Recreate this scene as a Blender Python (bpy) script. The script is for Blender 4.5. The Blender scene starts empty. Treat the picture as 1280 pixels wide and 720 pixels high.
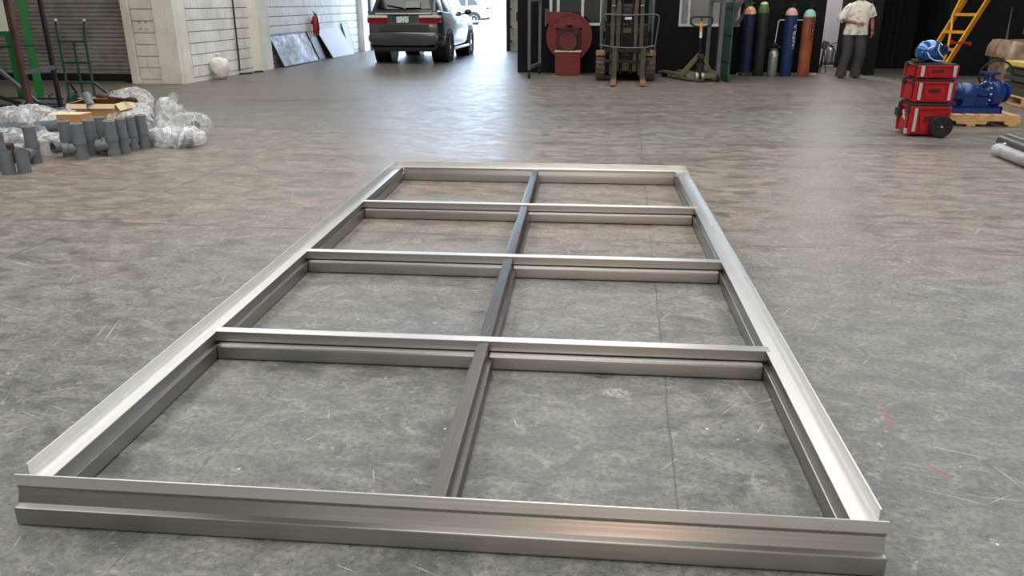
import bpy, bmesh, math, random
from mathutils import Vector, Matrix, noise

random.seed(7)
PI = math.pi
SC = bpy.context.scene
COL = SC.collection

# ---------------------------------------------------------------- camera
cam_d = bpy.data.cameras.new('camera')
cam = bpy.data.objects.new('camera', cam_d)
COL.objects.link(cam)
cam_d.sensor_width = 36.0
cam_d.lens = 27.474
cam_d.clip_start = 0.05
cam_d.clip_end = 300
cam.location = (0, 0, 1.5)
cam.rotation_euler = (1.21929, 0.002275, 0.137047)
SC.camera = cam

# ---------------------------------------------------------------- sky, lamps, exposure
world = bpy.data.worlds.new('hazy_sky')
SC.world = world
world.use_nodes = True
wbg = world.node_tree.nodes['Background']
wbg.inputs[0].default_value = (0.62, 0.78, 1.0, 1)
wbg.inputs[1].default_value = 7.5

SC.view_settings.view_transform = 'Standard'
SC.view_settings.look = 'None'
SC.view_settings.exposure = 0.3
SC.view_settings.gamma = 1.0
SC.view_settings.use_curve_mapping = False


def area(name, loc, rot, sx, sy, power, color=(1, 1, 1)):
    d = bpy.data.lights.new(name, 'AREA')
    d.shape = 'RECTANGLE'
    d.size, d.size_y = sx, sy
    d.energy = power
    d.color = color
    o = bpy.data.objects.new(name, d)
    COL.objects.link(o)
    o.location = loc
    o.rotation_euler = rot
    return o


# rooflights under the ceiling of the hall and added unseen lamps behind the camera
for lx, pw in ((-6.5, 760), (-0.5, 760), (5.5, 720)):
    area('rooflight_lamp', (lx, 7.0, 6.85), (0, 0, 0), 3.4, 25.0, pw, (1.0, 0.99, 0.97))
area('front_fill_lamp', (0.8, -8.7, 2.9), (math.radians(90), 0, 0), 10.0, 5.0, 120, (1.0, 0.97, 0.94))  # added unseen fill that brightens faces turned to the camera
area('warm_glare_lamp', (1.1, -8.65, 1.9), (math.radians(90), 0, 0), 1.6, 2.0, 75, (1.0, 0.62, 0.45))  # added unseen warm source for the glare on the front beam
area('corridor_fill_lamp', (4.55, 19.3, 3.9), (0, 0, 0), 0.6, 1.8, 95, (1.0, 0.96, 0.98))  # added unseen lamp to brighten the white corridor end wall
portal = area('door_portal', (-5.9, 26.3, 2.4), (math.radians(-90), 0, 0), 4.5, 4.8, 1)
portal.data.cycles.is_portal = True


# ---------------------------------------------------------------- node and material helpers
def lin(c):
    return tuple(((v / 255) / 12.92 if v / 255 <= 0.04045 else ((v / 255 + 0.055) / 1.055) ** 2.4) for v in c)


class NT:
    def __init__(self, m):
        self.t = m.node_tree
        self.b = self.t.nodes['Principled BSDF']

    def n(self, kind, **kw):
        nd = self.t.nodes.new(kind)
        for k, v in kw.items():
            if k.startswith('i_'):
                self.put(nd.inputs[int(k[2:])], v)
            else:
                setattr(nd, k, v)
        return nd

    def put(self, sock, v):
        if isinstance(v, bpy.types.NodeSocket):
            self.t.links.new(v, sock)
        else:
            if sock.type == 'RGBA' and len(v) == 3:
                v = (*v, 1)
            sock.default_value = v

    def math(self, op, a, b=0.0, c=None):
        nd = self.n('ShaderNodeMath', operation=op)
        self.put(nd.inputs[0], a)
        self.put(nd.inputs[1], b)
        if c is not None:
            self.put(nd.inputs[2], c)
        return nd.outputs[0]

    def mix(self, f, a, b, blend='MIX'):
        nd = self.n('ShaderNodeMix', data_type='RGBA', blend_type=blend)
        self.put(nd.inputs[0], f)
        self.put(nd.inputs[6], a)
        self.put(nd.inputs[7], b)
        return nd.outputs[2]

    def noise(self, vec, scale, detail=4, rough=0.55, dist=0.0):
        nd = self.n('ShaderNodeTexNoise')
        self.put(nd.inputs['Vector'], vec)
        nd.inputs['Scale'].default_value = scale
        nd.inputs['Detail'].default_value = detail
        nd.inputs['Roughness'].default_value = rough
        nd.inputs['Distortion'].default_value = dist
        return nd.outputs['Fac']

    def smooth(self, v, lo, hi, a=0.0, b=1.0):
        nd = self.n('ShaderNodeMapRange', interpolation_type='SMOOTHSTEP')
        self.put(nd.inputs[0], v)
        for i, x in zip((1, 2, 3, 4), (lo, hi, a, b)):
            nd.inputs[i].default_value = x
        return nd.outputs[0]

    def mapping(self, vec, loc=(0, 0, 0), rot=(0, 0, 0), scale=(1, 1, 1)):
        nd = self.n('ShaderNodeMapping')
        self.put(nd.inputs[0], vec)
        nd.inputs[1].default_value = loc
        nd.inputs[2].default_value = rot
        nd.inputs[3].default_value = scale
        return nd.outputs[0]

    def bump(self, h, strength=0.2, dist=0.01):
        nd = self.n('ShaderNodeBump')
        nd.inputs['Strength'].default_value = strength
        nd.inputs['Distance'].default_value = dist
        self.put(nd.inputs['Height'], h)
        self.t.links.new(nd.outputs[0], self.b.inputs['Normal'])


def new_mat(name):
    m = bpy.data.materials.new(name)
    m.use_nodes = True
    return m, NT(m)


def mat(name, c, rough=0.5, metal=0.0, var=0.15, scale=8.0, c2=None, bump=0.0, bscale=60.0, coat=0.0, spec=0.5,
        stretch=(1, 1, 1), lohi=(0.35, 0.65)):
    """a painted, plastic, fabric or metal surface with mottled colour"""
    m, t = new_mat(name)
    c = lin(c)
    c2 = lin(c2) if c2 else tuple(max(0.0, v * (1 - var)) for v in c)
    tc = t.n('ShaderNodeTexCoord').outputs['Object']
    v = t.mapping(tc, scale=stretch)
    f = t.smooth(t.noise(v, scale, 5), *lohi)
    t.put(t.b.inputs['Base Color'], t.mix(f, c, c2))
    if var > 0.05:
        t.put(t.b.inputs['Roughness'], t.smooth(t.noise(v, scale * 2.3, 3), 0.3, 0.7, rough * 0.85, min(1, rough * 1.15)))
    else:
        t.b.inputs['Roughness'].default_value = rough
    t.b.inputs['Metallic'].default_value = metal
    t.b.inputs['Coat Weight'].default_value = coat
    t.b.inputs['Coat Roughness'].default_value = 0.08
    t.b.inputs['Specular IOR Level'].default_value = spec
    if bump:
        t.bump(t.noise(v, bscale, 4), bump, 0.01)
    return m


def glass_mat(name, tint, alpha, rough=0.05):
    m, t = new_mat(name)
    out = t.t.nodes['Material Output']
    tr = t.n('ShaderNodeBsdfTransparent')
    tr.inputs[0].default_value = (*lin(tint), 1)
    t.b.inputs['Base Color'].default_value = (*lin(tint), 1)
    t.b.inputs['Roughness'].default_value = rough
    mx = t.n('ShaderNodeMixShader')
    mx.inputs[0].default_value = alpha
    t.t.links.new(tr.outputs[0], mx.inputs[1])
    t.t.links.new(t.b.outputs[0], mx.inputs[2])
    t.t.links.new(mx.outputs[0], out.inputs[0])
    return m


def plastic_film(name):
    m, t = new_mat(name)
    out = t.t.nodes['Material Output']
    tc = t.n('ShaderNodeTexCoord').outputs['Object']
    t.b.inputs['Base Color'].default_value = (0.82, 0.84, 0.85, 1)
    t.b.inputs['Roughness'].default_value = 0.16
    t.b.inputs['Specular IOR Level'].default_value = 0.8
    tr = t.n('ShaderNodeBsdfTransparent')
    mx = t.n('ShaderNodeMixShader')
    lw = t.n('ShaderNodeLayerWeight')
    lw.inputs[0].default_value = 0.35
    wr = t.smooth(t.noise(t.mapping(tc, scale=(1, 1, 0.6)), 6, 4, 0.55, 2.5), 0.46, 0.60, 0.0, 0.32)
    f = t.math('ADD', t.math('MULTIPLY_ADD', lw.outputs['Facing'], 0.42, 0.13), wr)
    t.put(mx.inputs[0], f)
    t.t.links.new(tr.outputs[0], mx.inputs[1])
    t.t.links.new(t.b.outputs[0], mx.inputs[2])
    t.t.links.new(mx.outputs[0], out.inputs[0])
    t.bump(t.noise(tc, 9, 3, 0.5, 1.5), 0.7, 0.04)
    return m


def brushed(name, c, rough, axis=0, var=0.12, metal=1.0):
    m, t = new_mat(name)
    tc = t.n('ShaderNodeTexCoord').outputs['Object']
    st = [140.0, 140.0, 140.0]
    st[axis] = 1.2
    g = t.noise(t.mapping(tc, scale=st), 1.0, 3)
    st2 = [16.0, 16.0, 30.0]
    st2[axis] = 0.9
    s = t.noise(t.mapping(tc, scale=st2), 1.0, 5)
    cl = lin(c)
    c1 = t.mix(t.smooth(g, 0.3, 0.7), cl, tuple(v * (1 - var) for v in cl))
    t.put(t.b.inputs['Base Color'], t.mix(t.smooth(s, 0.45, 0.75, 0.0, 0.6), c1, tuple(v * (1 - 2 * var) for v in cl)))
    t.put(t.b.inputs['Roughness'], t.smooth(g, 0.3, 0.7, rough * 0.85, rough * 1.2))
    t.b.inputs['Metallic'].default_value = metal
    vt = t.n('ShaderNodeVectorTransform', vector_type='VECTOR', convert_from='OBJECT', convert_to='WORLD')
    vt.inputs[0].default_value = (1, 0, 0)
    t.t.links.new(vt.outputs[0], t.b.inputs['Tangent'])
    t.b.inputs['Anisotropic'].default_value = 0.75
    t.b.inputs['Anisotropic Rotation'].default_value = 0.25
    t.bump(g, 0.05, 0.002)
    return m


def floor_material():
    m, t = new_mat('worn_concrete')
    pos = t.n('ShaderNodeNewGeometry').outputs['Position']
    sep = t.n('ShaderNodeSeparateXYZ')
    t.put(sep.inputs[0], pos)
    X, Y = sep.outputs[0], sep.outputs[1]
    big = t.noise(t.mapping(pos, scale=(0.55, 0.9, 1)), 1.0, 6, 0.62, 0.4)
    mid = t.noise(t.mapping(pos, rot=(0, 0, 0.15), scale=(1, 1.7, 1)), 4.5, 10, 0.74, 0.7)
    fine = t.noise(pos, 46, 6, 0.7)
    grit = t.noise(pos, 190, 3, 0.6)
    grey = t.mix(t.smooth(mid, 0.28, 0.72), lin((76, 77, 75)), lin((138, 138, 132)))
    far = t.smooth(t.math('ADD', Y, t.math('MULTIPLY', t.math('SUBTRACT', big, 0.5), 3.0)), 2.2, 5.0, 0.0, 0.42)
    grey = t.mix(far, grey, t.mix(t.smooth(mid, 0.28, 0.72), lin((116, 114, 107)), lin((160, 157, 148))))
    # dusty brown traffic lanes worn across the hall
    wob = t.math('ADD', Y, t.math('MULTIPLY', t.math('SUBTRACT', big, 0.5), 4.0))
    lane = t.math('MULTIPLY', t.smooth(wob, 4.0, 5.6), t.smooth(wob, 7.6, 10.0, 1.0, 0.25))
    lane2 = t.math('MULTIPLY', t.smooth(wob, 11.5, 13.5), t.smooth(wob, 16.0, 18.0, 1.0, 0.0))
    lane = t.math('MAXIMUM', lane, lane2)
    streak = t.noise(t.mapping(t.mapping(pos, rot=(0, 0, 0.12)), scale=(0.7, 3.0, 1)), 1.6, 8, 0.68, 0.5)
    lane = t.math('MULTIPLY', lane, t.smooth(streak, 0.3, 0.62, 0.15, 1.0))
    c = t.mix(t.math('MULTIPLY', lane, 0.85), grey, t.mix(t.smooth(mid, 0.3, 0.7), lin((112, 97, 86)), lin((166, 146, 131))))
    s2 = t.noise(t.mapping(t.mapping(pos, rot=(0, 0, -0.08)), loc=(3, 9, 0), scale=(0.35, 1.5, 1)), 1.0, 7, 0.7, 0.4)
    c = t.mix(t.math('MULTIPLY', t.math('MULTIPLY', t.smooth(s2, 0.50, 0.66), t.smooth(Y, 4.0, 9.0)), 0.75), c, lin((88, 76, 68)))
    # darker smears
    sm = t.smooth(streak, 0.54, 0.70)
    c = t.mix(t.math('MULTIPLY', sm, 0.5), c, lin((84, 84, 82)))
    st = t.smooth(t.noise(pos, 1.7, 7, 0.7, 1.0), 0.60, 0.74)
    c = t.mix(t.math('MULTIPLY', st, 0.40), c, lin((78, 80, 80)))
    c = t.mix(t.math('MULTIPLY', t.smooth(wob, 7.5, 13.0), t.smooth(mid, 0.25, 0.7, 0.72, 0.35)), c, lin((80, 75, 68)))  # far floor colour darkened to offset the grazing roof reflections
    # pale blotches and grit
    pb = t.smooth(t.noise(t.mapping(pos, loc=(7, 3, 0)), 11, 9, 0.76, 0.8), 0.54, 0.68)
    c = t.mix(t.math('MULTIPLY', pb, 0.5), c, lin((176, 174, 166)))
    c = t.mix(t.smooth(fine, 0.42, 0.68, 0.0, 0.6), c, lin((62, 63, 61)))
    c = t.mix(t.smooth(grit, 0.56, 0.74, 0.0, 0.5), c, lin((188, 187, 180)))
    # scratches: thin stretched noise in several directions, broken up
    scr = None
    for k, (ang, sc, th) in enumerate(((0.35, 30, 0.695), (-0.6, 36, 0.70), (1.25, 34, 0.70), (2.2, 28, 0.705), (0.05, 40, 0.70), (-1.1, 26, 0.705))):
        v = t.mapping(t.mapping(pos, rot=(0, 0, ang)), loc=(k * 3.7, k * 1.9, 0), scale=(2.6, sc * 2.4, 1))
        s = t.smooth(t.noise(v, 1.0, 2, 0.5), th, th + 0.04)
        br = t.smooth(t.noise(t.mapping(pos, loc=(k * 5.1, 2.0 * k, 0)), 1.9, 3), 0.46, 0.58)
        s = t.math('MULTIPLY', s, br)
        scr = s if scr is None else t.math('MAXIMUM', scr, s)
    c = t.mix(t.math('MULTIPLY', scr, 0.55), c, lin((214, 214, 206)))
    # chips of spatter
    vor = t.n('ShaderNodeTexVoronoi', feature='F1')
    t.put(vor.inputs['Vector'], pos)
    vor.inputs['Scale'].default_value = 9.0
    chip = t.math('MULTIPLY', t.smooth(vor.outputs['Distance'], 0.035, 0.06, 1.0, 0.0),
                  t.smooth(t.noise(pos, 1.1, 2), 0.5, 0.58))
    c = t.mix(t.math('MULTIPLY', chip, 0.8), c, lin((222, 220, 212)))
    # saw-cut joints
    wv = t.math('MULTIPLY', t.math('SUBTRACT', t.noise(pos, 3.0, 3), 0.5), 0.03)
    joint = None
    for x0, w in ((0.23, 0.005), (-3.78, 0.009), (-1.37, 0.0025), (4.25, 0.01), (-7.8, 0.01)):
        d = t.math('ABSOLUTE', t.math('SUBTRACT', t.math('ADD', X, wv), x0))
        s = t.smooth(d, w * 0.4, w * 1.3, 1.0, 0.0)
        joint = s if joint is None else t.math('MAXIMUM', joint, s)
    for y0, w in ((5.05, 0.013), (10.1, 0.014), (15.15, 0.014)):
        d = t.math('ABSOLUTE', t.math('SUBTRACT', t.math('ADD', Y, wv), y0))
        joint = t.math('MAXIMUM', joint, t.smooth(d, w * 0.4, w * 1.3, 1.0, 0.0))
    joint = t.math('MULTIPLY', joint, t.smooth(t.noise(pos, 2.3, 3), 0.3, 0.6, 0.15, 0.65))
    c = t.mix(joint, c, lin((70, 68, 64)))
    # pinkish red marker dashes
    for (px, py, ang, L) in ((1.06, 2.82, 1.5, 0.13), (1.12, 2.44, 2.1, 0.08), (0.52, 3.02, 0.1, 0.06)):
        v = t.mapping(t.mapping(t.mapping(pos, loc=(-px, -py, 0)), rot=(0, 0, -ang)), scale=(1 / L, 1 / 0.018, 0))
        ln = t.n('ShaderNodeVectorMath', operation='LENGTH')
        t.put(ln.inputs[0], v)
        f = t.math('MULTIPLY', t.smooth(ln.outputs['Value'], 0.3, 1.0, 1.0, 0.0), t.smooth(fine, 0.4, 0.6, 0.1, 0.7))
        c = t.mix(f, c, lin((150, 70, 72)))
    for (px, py, ra, rb_, col_, k) in ((0.03, 2.88, 0.075, 0.05, (186, 186, 180), 0.6), (-0.03, 3.02, 0.045, 0.03, (40, 40, 40), 0.9), (-0.55, 2.14, 0.05, 0.022, (60, 58, 52), 0.8), (0.14, 2.62, 0.16, 0.06, (74, 76, 76), 0.5)):
        v = t.mapping(t.mapping(pos, loc=(-px, -py, 0)), scale=(1 / ra, 1 / rb_, 0))
        ln = t.n('ShaderNodeVectorMath', operation='LENGTH')
        t.put(ln.inputs[0], v)
        f = t.math('MULTIPLY', t.smooth(ln.outputs['Value'], 0.55, 1.0, 1.0, 0.0), t.smooth(t.noise(pos, 60, 2), 0.42, 0.6, 0.1, 1.0))
        c = t.mix(t.math('MULTIPLY', f, k), c, lin(col_))
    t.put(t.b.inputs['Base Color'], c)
    r = t.smooth(mid, 0.3, 0.7, 0.32, 0.54)
    r = t.math('ADD', r, t.math('MULTIPLY', scr, 0.15))
    t.put(t.b.inputs['Roughness'], r)
    t.b.inputs['Specular IOR Level'].default_value = 0.36
    h = t.math('ADD', t.math('MULTIPLY', fine, 0.5), t.math('ADD', t.math('MULTIPLY', grit, 0.25), t.math('MULTIPLY', joint, -1.5)))
    t.bump(h, 0.11, 0.004)
    return m


def masonry(name, c, c2, dirt):
    """white painted masonry, darker and dirtier close to the ground"""
    m, t = new_mat(name)
    pos = t.n('ShaderNodeNewGeometry').outputs['Position']
    n1 = t.noise(pos, 1.3, 6, 0.6)
    n2 = t.noise(pos, 22, 5, 0.65)
    n3 = t.noise(t.mapping(pos, scale=(9, 9, 1.2)), 1.0, 5)
    col = t.mix(t.smooth(n1, 0.35, 0.68), lin(c), lin(c2))
    col = t.mix(t.smooth(n2, 0.5, 0.75, 0, 0.3), col, lin(dirt))
    col = t.mix(t.smooth(n3, 0.56, 0.76, 0, 0.5), col, lin(dirt))
    t.put(t.b.inputs['Base Color'], col)
    t.b.inputs['Roughness'].default_value = 0.75
    t.bump(n2, 0.35, 0.01)
    return m


# ---------------------------------------------------------------- mesh helpers
def nvec(v):
    """repeatable three-component noise"""
    v = Vector(v)
    return Vector((noise.noise(v + Vector((9.3, -1.5, 7.9))), noise.noise(v), noise.noise(v + Vector((-6.2, 8.4, -3.1)))))


class MB:
    def __init__(self):
        self.bm = bmesh.new()
        self.wn = False

    def _xf(self, vs, M):
        bmesh.ops.transform(self.bm, matrix=M, verts=vs)

    def box(self, c, s, rot=(0, 0, 0), bev=0.0):
        r = bmesh.ops.create_cube(self.bm, size=1.0)
        vs = r['verts']
        self._xf(vs, Matrix.Diagonal((*s, 1)))
        if bev:
            self.wn = True
            es = list({e for v in vs for e in v.link_edges})
            rb = bmesh.ops.bevel(self.bm, geom=es, offset=bev, segments=2, profile=0.5, affect='EDGES')
            vs = list({v for f in rb['faces'] for v in f.verts} | {v for v in vs if v.is_valid})
        from mathutils import Euler
        self._xf(vs, Matrix.Translation(c) @ Euler(rot).to_matrix().to_4x4())
        return self

    def span(self, a, b, bev=0.0):
        a, b = Vector(a), Vector(b)
        d = b - a
        return self.box((a + b) / 2, (abs(d.x), abs(d.y), abs(d.z)), bev=bev)

    def bar(self, a, b, w, h, up=(0, 0, 1), bev=0.0):
        """rectangular bar from a to b, w across, h along up"""
        a, b = Vector(a), Vector(b)
        d = (b - a)
        L = d.length
        z = d.normalized()
        u = Vector(up)
        x = u.cross(z)
        if x.length < 1e-4:
            x = Vector((1, 0, 0)).cross(z)
            if x.length < 1e-4:
                x = Vector((0, 1, 0)).cross(z)
        x.normalize()
        y = z.cross(x)
        r = bmesh.ops.create_cube(self.bm, size=1.0)
        vs = r['verts']
        self._xf(vs, Matrix.Diagonal((w, h, L, 1)))
        if bev:
            self.wn = True
            es = list({e for v in vs for e in v.link_edges})
            rb = bmesh.ops.bevel(self.bm, geom=es, offset=bev, segments=1, profile=0.5, affect='EDGES')
            vs = list({v for f in rb['faces'] for v in f.verts} | {v for v in vs if v.is_valid})
        M = Matrix((x, y, z)).transposed().to_4x4()
        self._xf(vs, Matrix.Translation((a + b) / 2) @ M)
        return self

    def cyl(self, a, b, r, r2=None, seg=20, caps=True):
        a, b = Vector(a), Vector(b)
        d = b - a
        rr = bmesh.ops.create_cone(self.bm, cap_ends=caps, segments=seg, radius1=r, radius2=r if r2 is None else r2, depth=d.length)
        q = Vector((0, 0, 1)).rotation_difference(d.normalized())
        self._xf(rr['verts'], Matrix.Translation((a + b) / 2) @ q.to_matrix().to_4x4())
        return self

    def lathe(self, prof, origin=(0, 0, 0), axis=(0, 0, 1), seg=24, closed=False):
        """prof: list of (radius, height)"""
        q = Vector((0, 0, 1)).rotation_difference(Vector(axis).normalized()).to_matrix()
        o = Vector(origin)
        rings = []
        for r, h in prof:
            if r < 1e-6:
                rings.append([self.bm.verts.new(o + q @ Vector((0, 0, h)))])
            else:
                rings.append([self.bm.verts.new(o + q @ Vector((r * math.cos(2 * PI * i / seg), r * math.sin(2 * PI * i / seg), h))) for i in range(seg)])
        pairs = list(zip(rings, rings[1:]))
        if closed:
            pairs.append((rings[-1], rings[0]))
        for A, B in pairs:
            for i in range(seg):
                j = (i + 1) % seg
                if len(A) == 1 and len(B) == 1:
                    continue
                if len(A) == 1:
                    self.bm.faces.new((A[0], B[j], B[i]))
                elif len(B) == 1:
                    self.bm.faces.new((A[i], A[j], B[0]))
                else:
                    self.bm.faces.new((A[i], A[j], B[j], B[i]))
        return self

    def ring(self, a, b, ro, ri, seg=24):
        """hollow pipe from a to b"""
        a, b = Vector(a), Vector(b)
        L = (b - a).length
        return self.lathe([(ri, 0), (ro, 0), (ro, L), (ri, L)], a, b - a, seg, closed=True)

    def tube(self, pts, r, seg=8, closed=False):
        pts = [Vector(p) for p in pts]
        n = len(pts)
        rings = []
        prev = None
        for i, p in enumerate(pts):
            if closed:
                d = pts[(i + 1) % n] - pts[i - 1]
            else:
                d = pts[min(i + 1, n - 1)] - pts[max(i - 1, 0)]
            d.normalize()
            if prev is None:
                x = d.orthogonal().normalized()
            else:
                x = prev - d * prev.dot(d)
                x = x.normalized() if x.length > 1e-5 else d.orthogonal().normalized()
            prev = x
            y = d.cross(x)
            rad = r[i] if isinstance(r, (list, tuple)) else r
            rings.append([self.bm.verts.new(p + (x * math.cos(2 * PI * k / seg) + y * math.sin(2 * PI * k / seg)) * rad) for k in range(seg)])
        m = n if closed else n - 1
        for i in range(m):
            A, B = rings[i], rings[(i + 1) % n]
            for k in range(seg):
                self.bm.faces.new((A[k], A[(k + 1) % seg], B[(k + 1) % seg], B[k]))
        if not closed:
            self.bm.faces.new(rings[0][::-1])
            self.bm.faces.new(rings[-1])
        return self

    def ell(self, c, r, sub=3, rot=(0, 0, 0)):
        from mathutils import Euler
        rr = bmesh.ops.create_icosphere(self.bm, subdivisions=sub, radius=1.0)
        self._xf(rr['verts'], Matrix.Translation(c) @ Euler(rot).to_matrix().to_4x4() @ Matrix.Diagonal((*r, 1)))
        return self

    def prism(self, poly, axis, a, b):
        """poly of 2D points extruded along axis 'x','y','z' from a to b"""
        def P(p, t):
            return {'x': (t, p[0], p[1]), 'y': (p[0], t, p[1]), 'z': (p[0], p[1], t)}[axis]
        A = [self.bm.verts.new(P(p, a)) for p in poly]
        B = [self.bm.verts.new(P(p, b)) for p in poly]
        n = len(poly)
        self.bm.faces.new(A)
        self.bm.faces.new(B[::-1])
        for i in range(n):
            self.bm.faces.new((A[i], B[i], B[(i + 1) % n], A[(i + 1) % n]))
        return self

    def loft(self, rings, cap=True):
        R = [[self.bm.verts.new(p) for p in r] for r in rings]
        n = len(R[0])
        for A, B in zip(R, R[1:]):
            for i in range(n):
                self.bm.faces.new((A[i], A[(i + 1) % n], B[(i + 1) % n], B[i]))
        if cap:
            self.bm.faces.new(R[0][::-1])
            self.bm.faces.new(R[-1])
        return self

    def warp(self, fn):
        for v in self.bm.verts:
            v.co = fn(v.co.copy())
        return self

    def build(self, name, material, parent=None, angle=35, kind=None):
        bmesh.ops.recalc_face_normals(self.bm, faces=self.bm.faces)
        me = bpy.data.meshes.new(name)
        self.bm.to_mesh(me)
        self.bm.free()
        me.materials.append(material)
        for p in me.polygons:
            p.use_smooth = True
        me.set_sharp_from_angle(angle=math.radians(angle))
        o = bpy.data.objects.new(name, me)
        COL.objects.link(o)
        if self.wn:
            o.modifiers.new('weighted_normal', 'WEIGHTED_NORMAL').keep_sharp = True
        if parent is not None:
            o.parent = parent
        if kind:
            o['kind'] = kind
        return o


def thing(name, label, cat, loc=(0, 0, 0), rz=0.0, group=None):
    o = bpy.data.objects.new(name, None)
    COL.objects.link(o)
    o.empty_display_size = 0.1
    o.location = loc
    o.rotation_euler = (0, 0, rz)
    tag(o, label, cat, group)
    return o


def tag(o, label, cat, group=None):
    o['label'] = label
    o['category'] = cat
    if group:
        o['group'] = group
    return o


def copy_tree(o, loc, rz, label, parent=None):
    c = o.copy()
    COL.objects.link(c)
    if parent is None:
        c.location = loc
        c.rotation_euler = (0, 0, rz)
        c['label'] = label
    else:
        c.parent = parent
    for ch in list(o.children):
        copy_tree(ch, None, None, None, c)
    return c


def struct(o):
    o['kind'] = 'structure'
    return o


# ---------------------------------------------------------------- materials
M_FLOOR = floor_material()
M_BLOCK = masonry('white_painted_block', (232, 232, 226), (212, 211, 204), (164, 160, 150))
M_MORTAR = mat('grey_mortar', (128, 124, 116), 0.9, var=0.2, scale=12)
M_CONC = masonry('pale_painted_concrete', (226, 223, 212), (206, 202, 188), (156, 150, 136))
M_WALLPLAIN = mat('plain_wall_paint', (150, 150, 146), 0.8, var=0.15, scale=1.5)
M_CEIL = mat('dark_roof_sheet', (74, 74, 74), 0.8, var=0.2, scale=1.0)
M_BLACKWALL = mat('black_wall_paint', (13, 13, 15), 0.7, var=0.25, scale=2.0, spec=0.2)
M_DARKWALL = mat('charcoal_wall_paint', (25, 25, 27), 0.75, var=0.2, scale=1.2, spec=0.2)
M_CURTAIN = mat('black_curtain_cloth', (9, 9, 10), 0.95, var=0.3, scale=5)
M_ROOMWHITE = mat('corridor_white_paint', (196, 192, 196), 0.7, var=0.06, scale=1.5)
M_SHUTTER = mat('galvanised_shutter', (158, 152, 144), 0.6, 0.1, var=0.2, scale=3, c2=(134, 129, 121))
M_DARKSTEEL = mat('dark_steel', (40, 38, 37), 0.5, 0.5, var=0.3, scale=9)
M_BLACK = mat('black_paint', (22, 22, 23), 0.45, var=0.3, scale=12)
M_RUBBER = mat('black_rubber', (24, 24, 25), 0.75, var=0.3, scale=20)
M_ALU = brushed('brushed_aluminium_length', (164, 162, 157), 0.34, 0, metal=1.0)
M_ALU_PALE = brushed('satin_aluminium_ledge', (216, 215, 211), 0.38, 0, 0.06, metal=0.85)  # satin ledge finish, also the painted brightness on crossbar tops
M_ALU_DARK = brushed('mill_aluminium_divider', (104, 101, 98), 0.32, 0, 0.1, metal=0.95)
M_GALV = mat('grey_zinc_steel', (150, 150, 148), 0.4, 0.7, var=0.25, scale=6)
M_STEELGREY = mat('grey_enamel_steel', (92, 95, 98), 0.45, 0.2, var=0.2, scale=7)
M_GREEN = mat('bright_green_paint', (0, 108, 42), 0.4, var=0.15, scale=4)
M_DKGREEN = mat('dark_green_paint', (28, 62, 46), 0.45, var=0.3, scale=9)
M_DUSTGREEN = mat('worn_green_panel', (56, 84, 72), 0.65, var=0.3, scale=7, c2=(38, 58, 50))
M_BOARDWHITE = mat('cream_board', (214, 216, 198), 0.6, var=0.05)
M_RUST = mat('rusty_brown_steel', (92, 58, 48), 0.7, 0.1, var=0.4, scale=8, c2=(58, 40, 36), stretch=(1, 1, 0.3))
M_RED = mat('blower_red_paint', (108, 27, 23), 0.5, var=0.2, scale=7)
M_DKRED = mat('dark_red_paint', (66, 15, 14), 0.6, var=0.2, scale=9)  # plain darker red for blower parts and grip plates
M_TOOLRED = mat('red_toolbox_plastic', (168, 14, 24), 0.38, var=0.12, scale=9)
M_TOOLBLACK = mat('black_toolbox_plastic', (40, 38, 38), 0.55, var=0.2, scale=14)
M_LATCH = mat('pale_latch_metal', (206, 200, 196), 0.35, 0.4, var=0.08)
M_EXT_RED = mat('extinguisher_red', (150, 18, 24), 0.35, var=0.1)
M_PVC = mat('grey_pvc', (104, 110, 114), 0.42, var=0.12, scale=6)
M_BORESHADE = mat('bore_shade_grey', (40, 42, 44), 0.6)  # disc colour standing for the shade inside the pipes
M_FILM = plastic_film('clear_plastic_film')
M_CARD = mat('brown_cardboard', (186, 142, 92), 0.8, var=0.12, scale=5)
M_CARDIN = mat('pale_cardboard_flap', (222, 202, 166), 0.8, var=0.08, scale=5)
M_SACK = mat('white_woven_sack', (232, 228, 220), 0.8, var=0.15, scale=14, bump=0.4, bscale=120)
M_SHEET = mat('swirled_steel_sheet', (150, 150, 154), 0.5, 0.35, scale=3.2, c2=(92, 84, 80), lohi=(0.36, 0.6))
M_BOARDBLUE = mat('white_melamine_board', (176, 178, 184), 0.55, var=0.05)
M_CARPAINT = mat('graphite_car_paint', (72, 75, 74), 0.30, 0.5, var=0.03, coat=0.8)
M_CARTRIM = mat('black_car_trim', (18, 18, 19), 0.5, var=0.2)
M_CARGLASS = mat('tinted_car_glass', (10, 11, 12), 0.06, 0.0, var=0.0, spec=0.7)
M_TAIL = mat('red_tail_lens', (130, 8, 20), 0.15, var=0.2, scale=20, coat=1.0)
M_TAILW = mat('clear_reverse_lens', (226, 210, 208), 0.15, var=0.05, coat=1.0)
M_CHROME = mat('chrome', (215, 215, 215), 0.12, 1.0, var=0.05)
M_ALLOY = mat('alloy_wheel', (190, 190, 192), 0.25, 0.9, var=0.1)
M_PLATE = mat('number_plate_print', (206, 222, 212), 0.4, scale=38, c2=(70, 92, 82), lohi=(0.52, 0.62))
M_OLIVE = mat('olive_forklift_steel', (82, 78, 62), 0.5, 0.35, var=0.35, scale=9)
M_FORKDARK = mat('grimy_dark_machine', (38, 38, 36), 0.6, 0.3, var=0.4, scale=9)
M_FORKTIP = mat('worn_orange_fork_tip', (150, 112, 90), 0.45, 0.5, var=0.3, scale=14)
M_TYREDUST = mat('dusty_tyre', (92, 82, 70), 0.85, var=0.3, scale=12)
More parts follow.
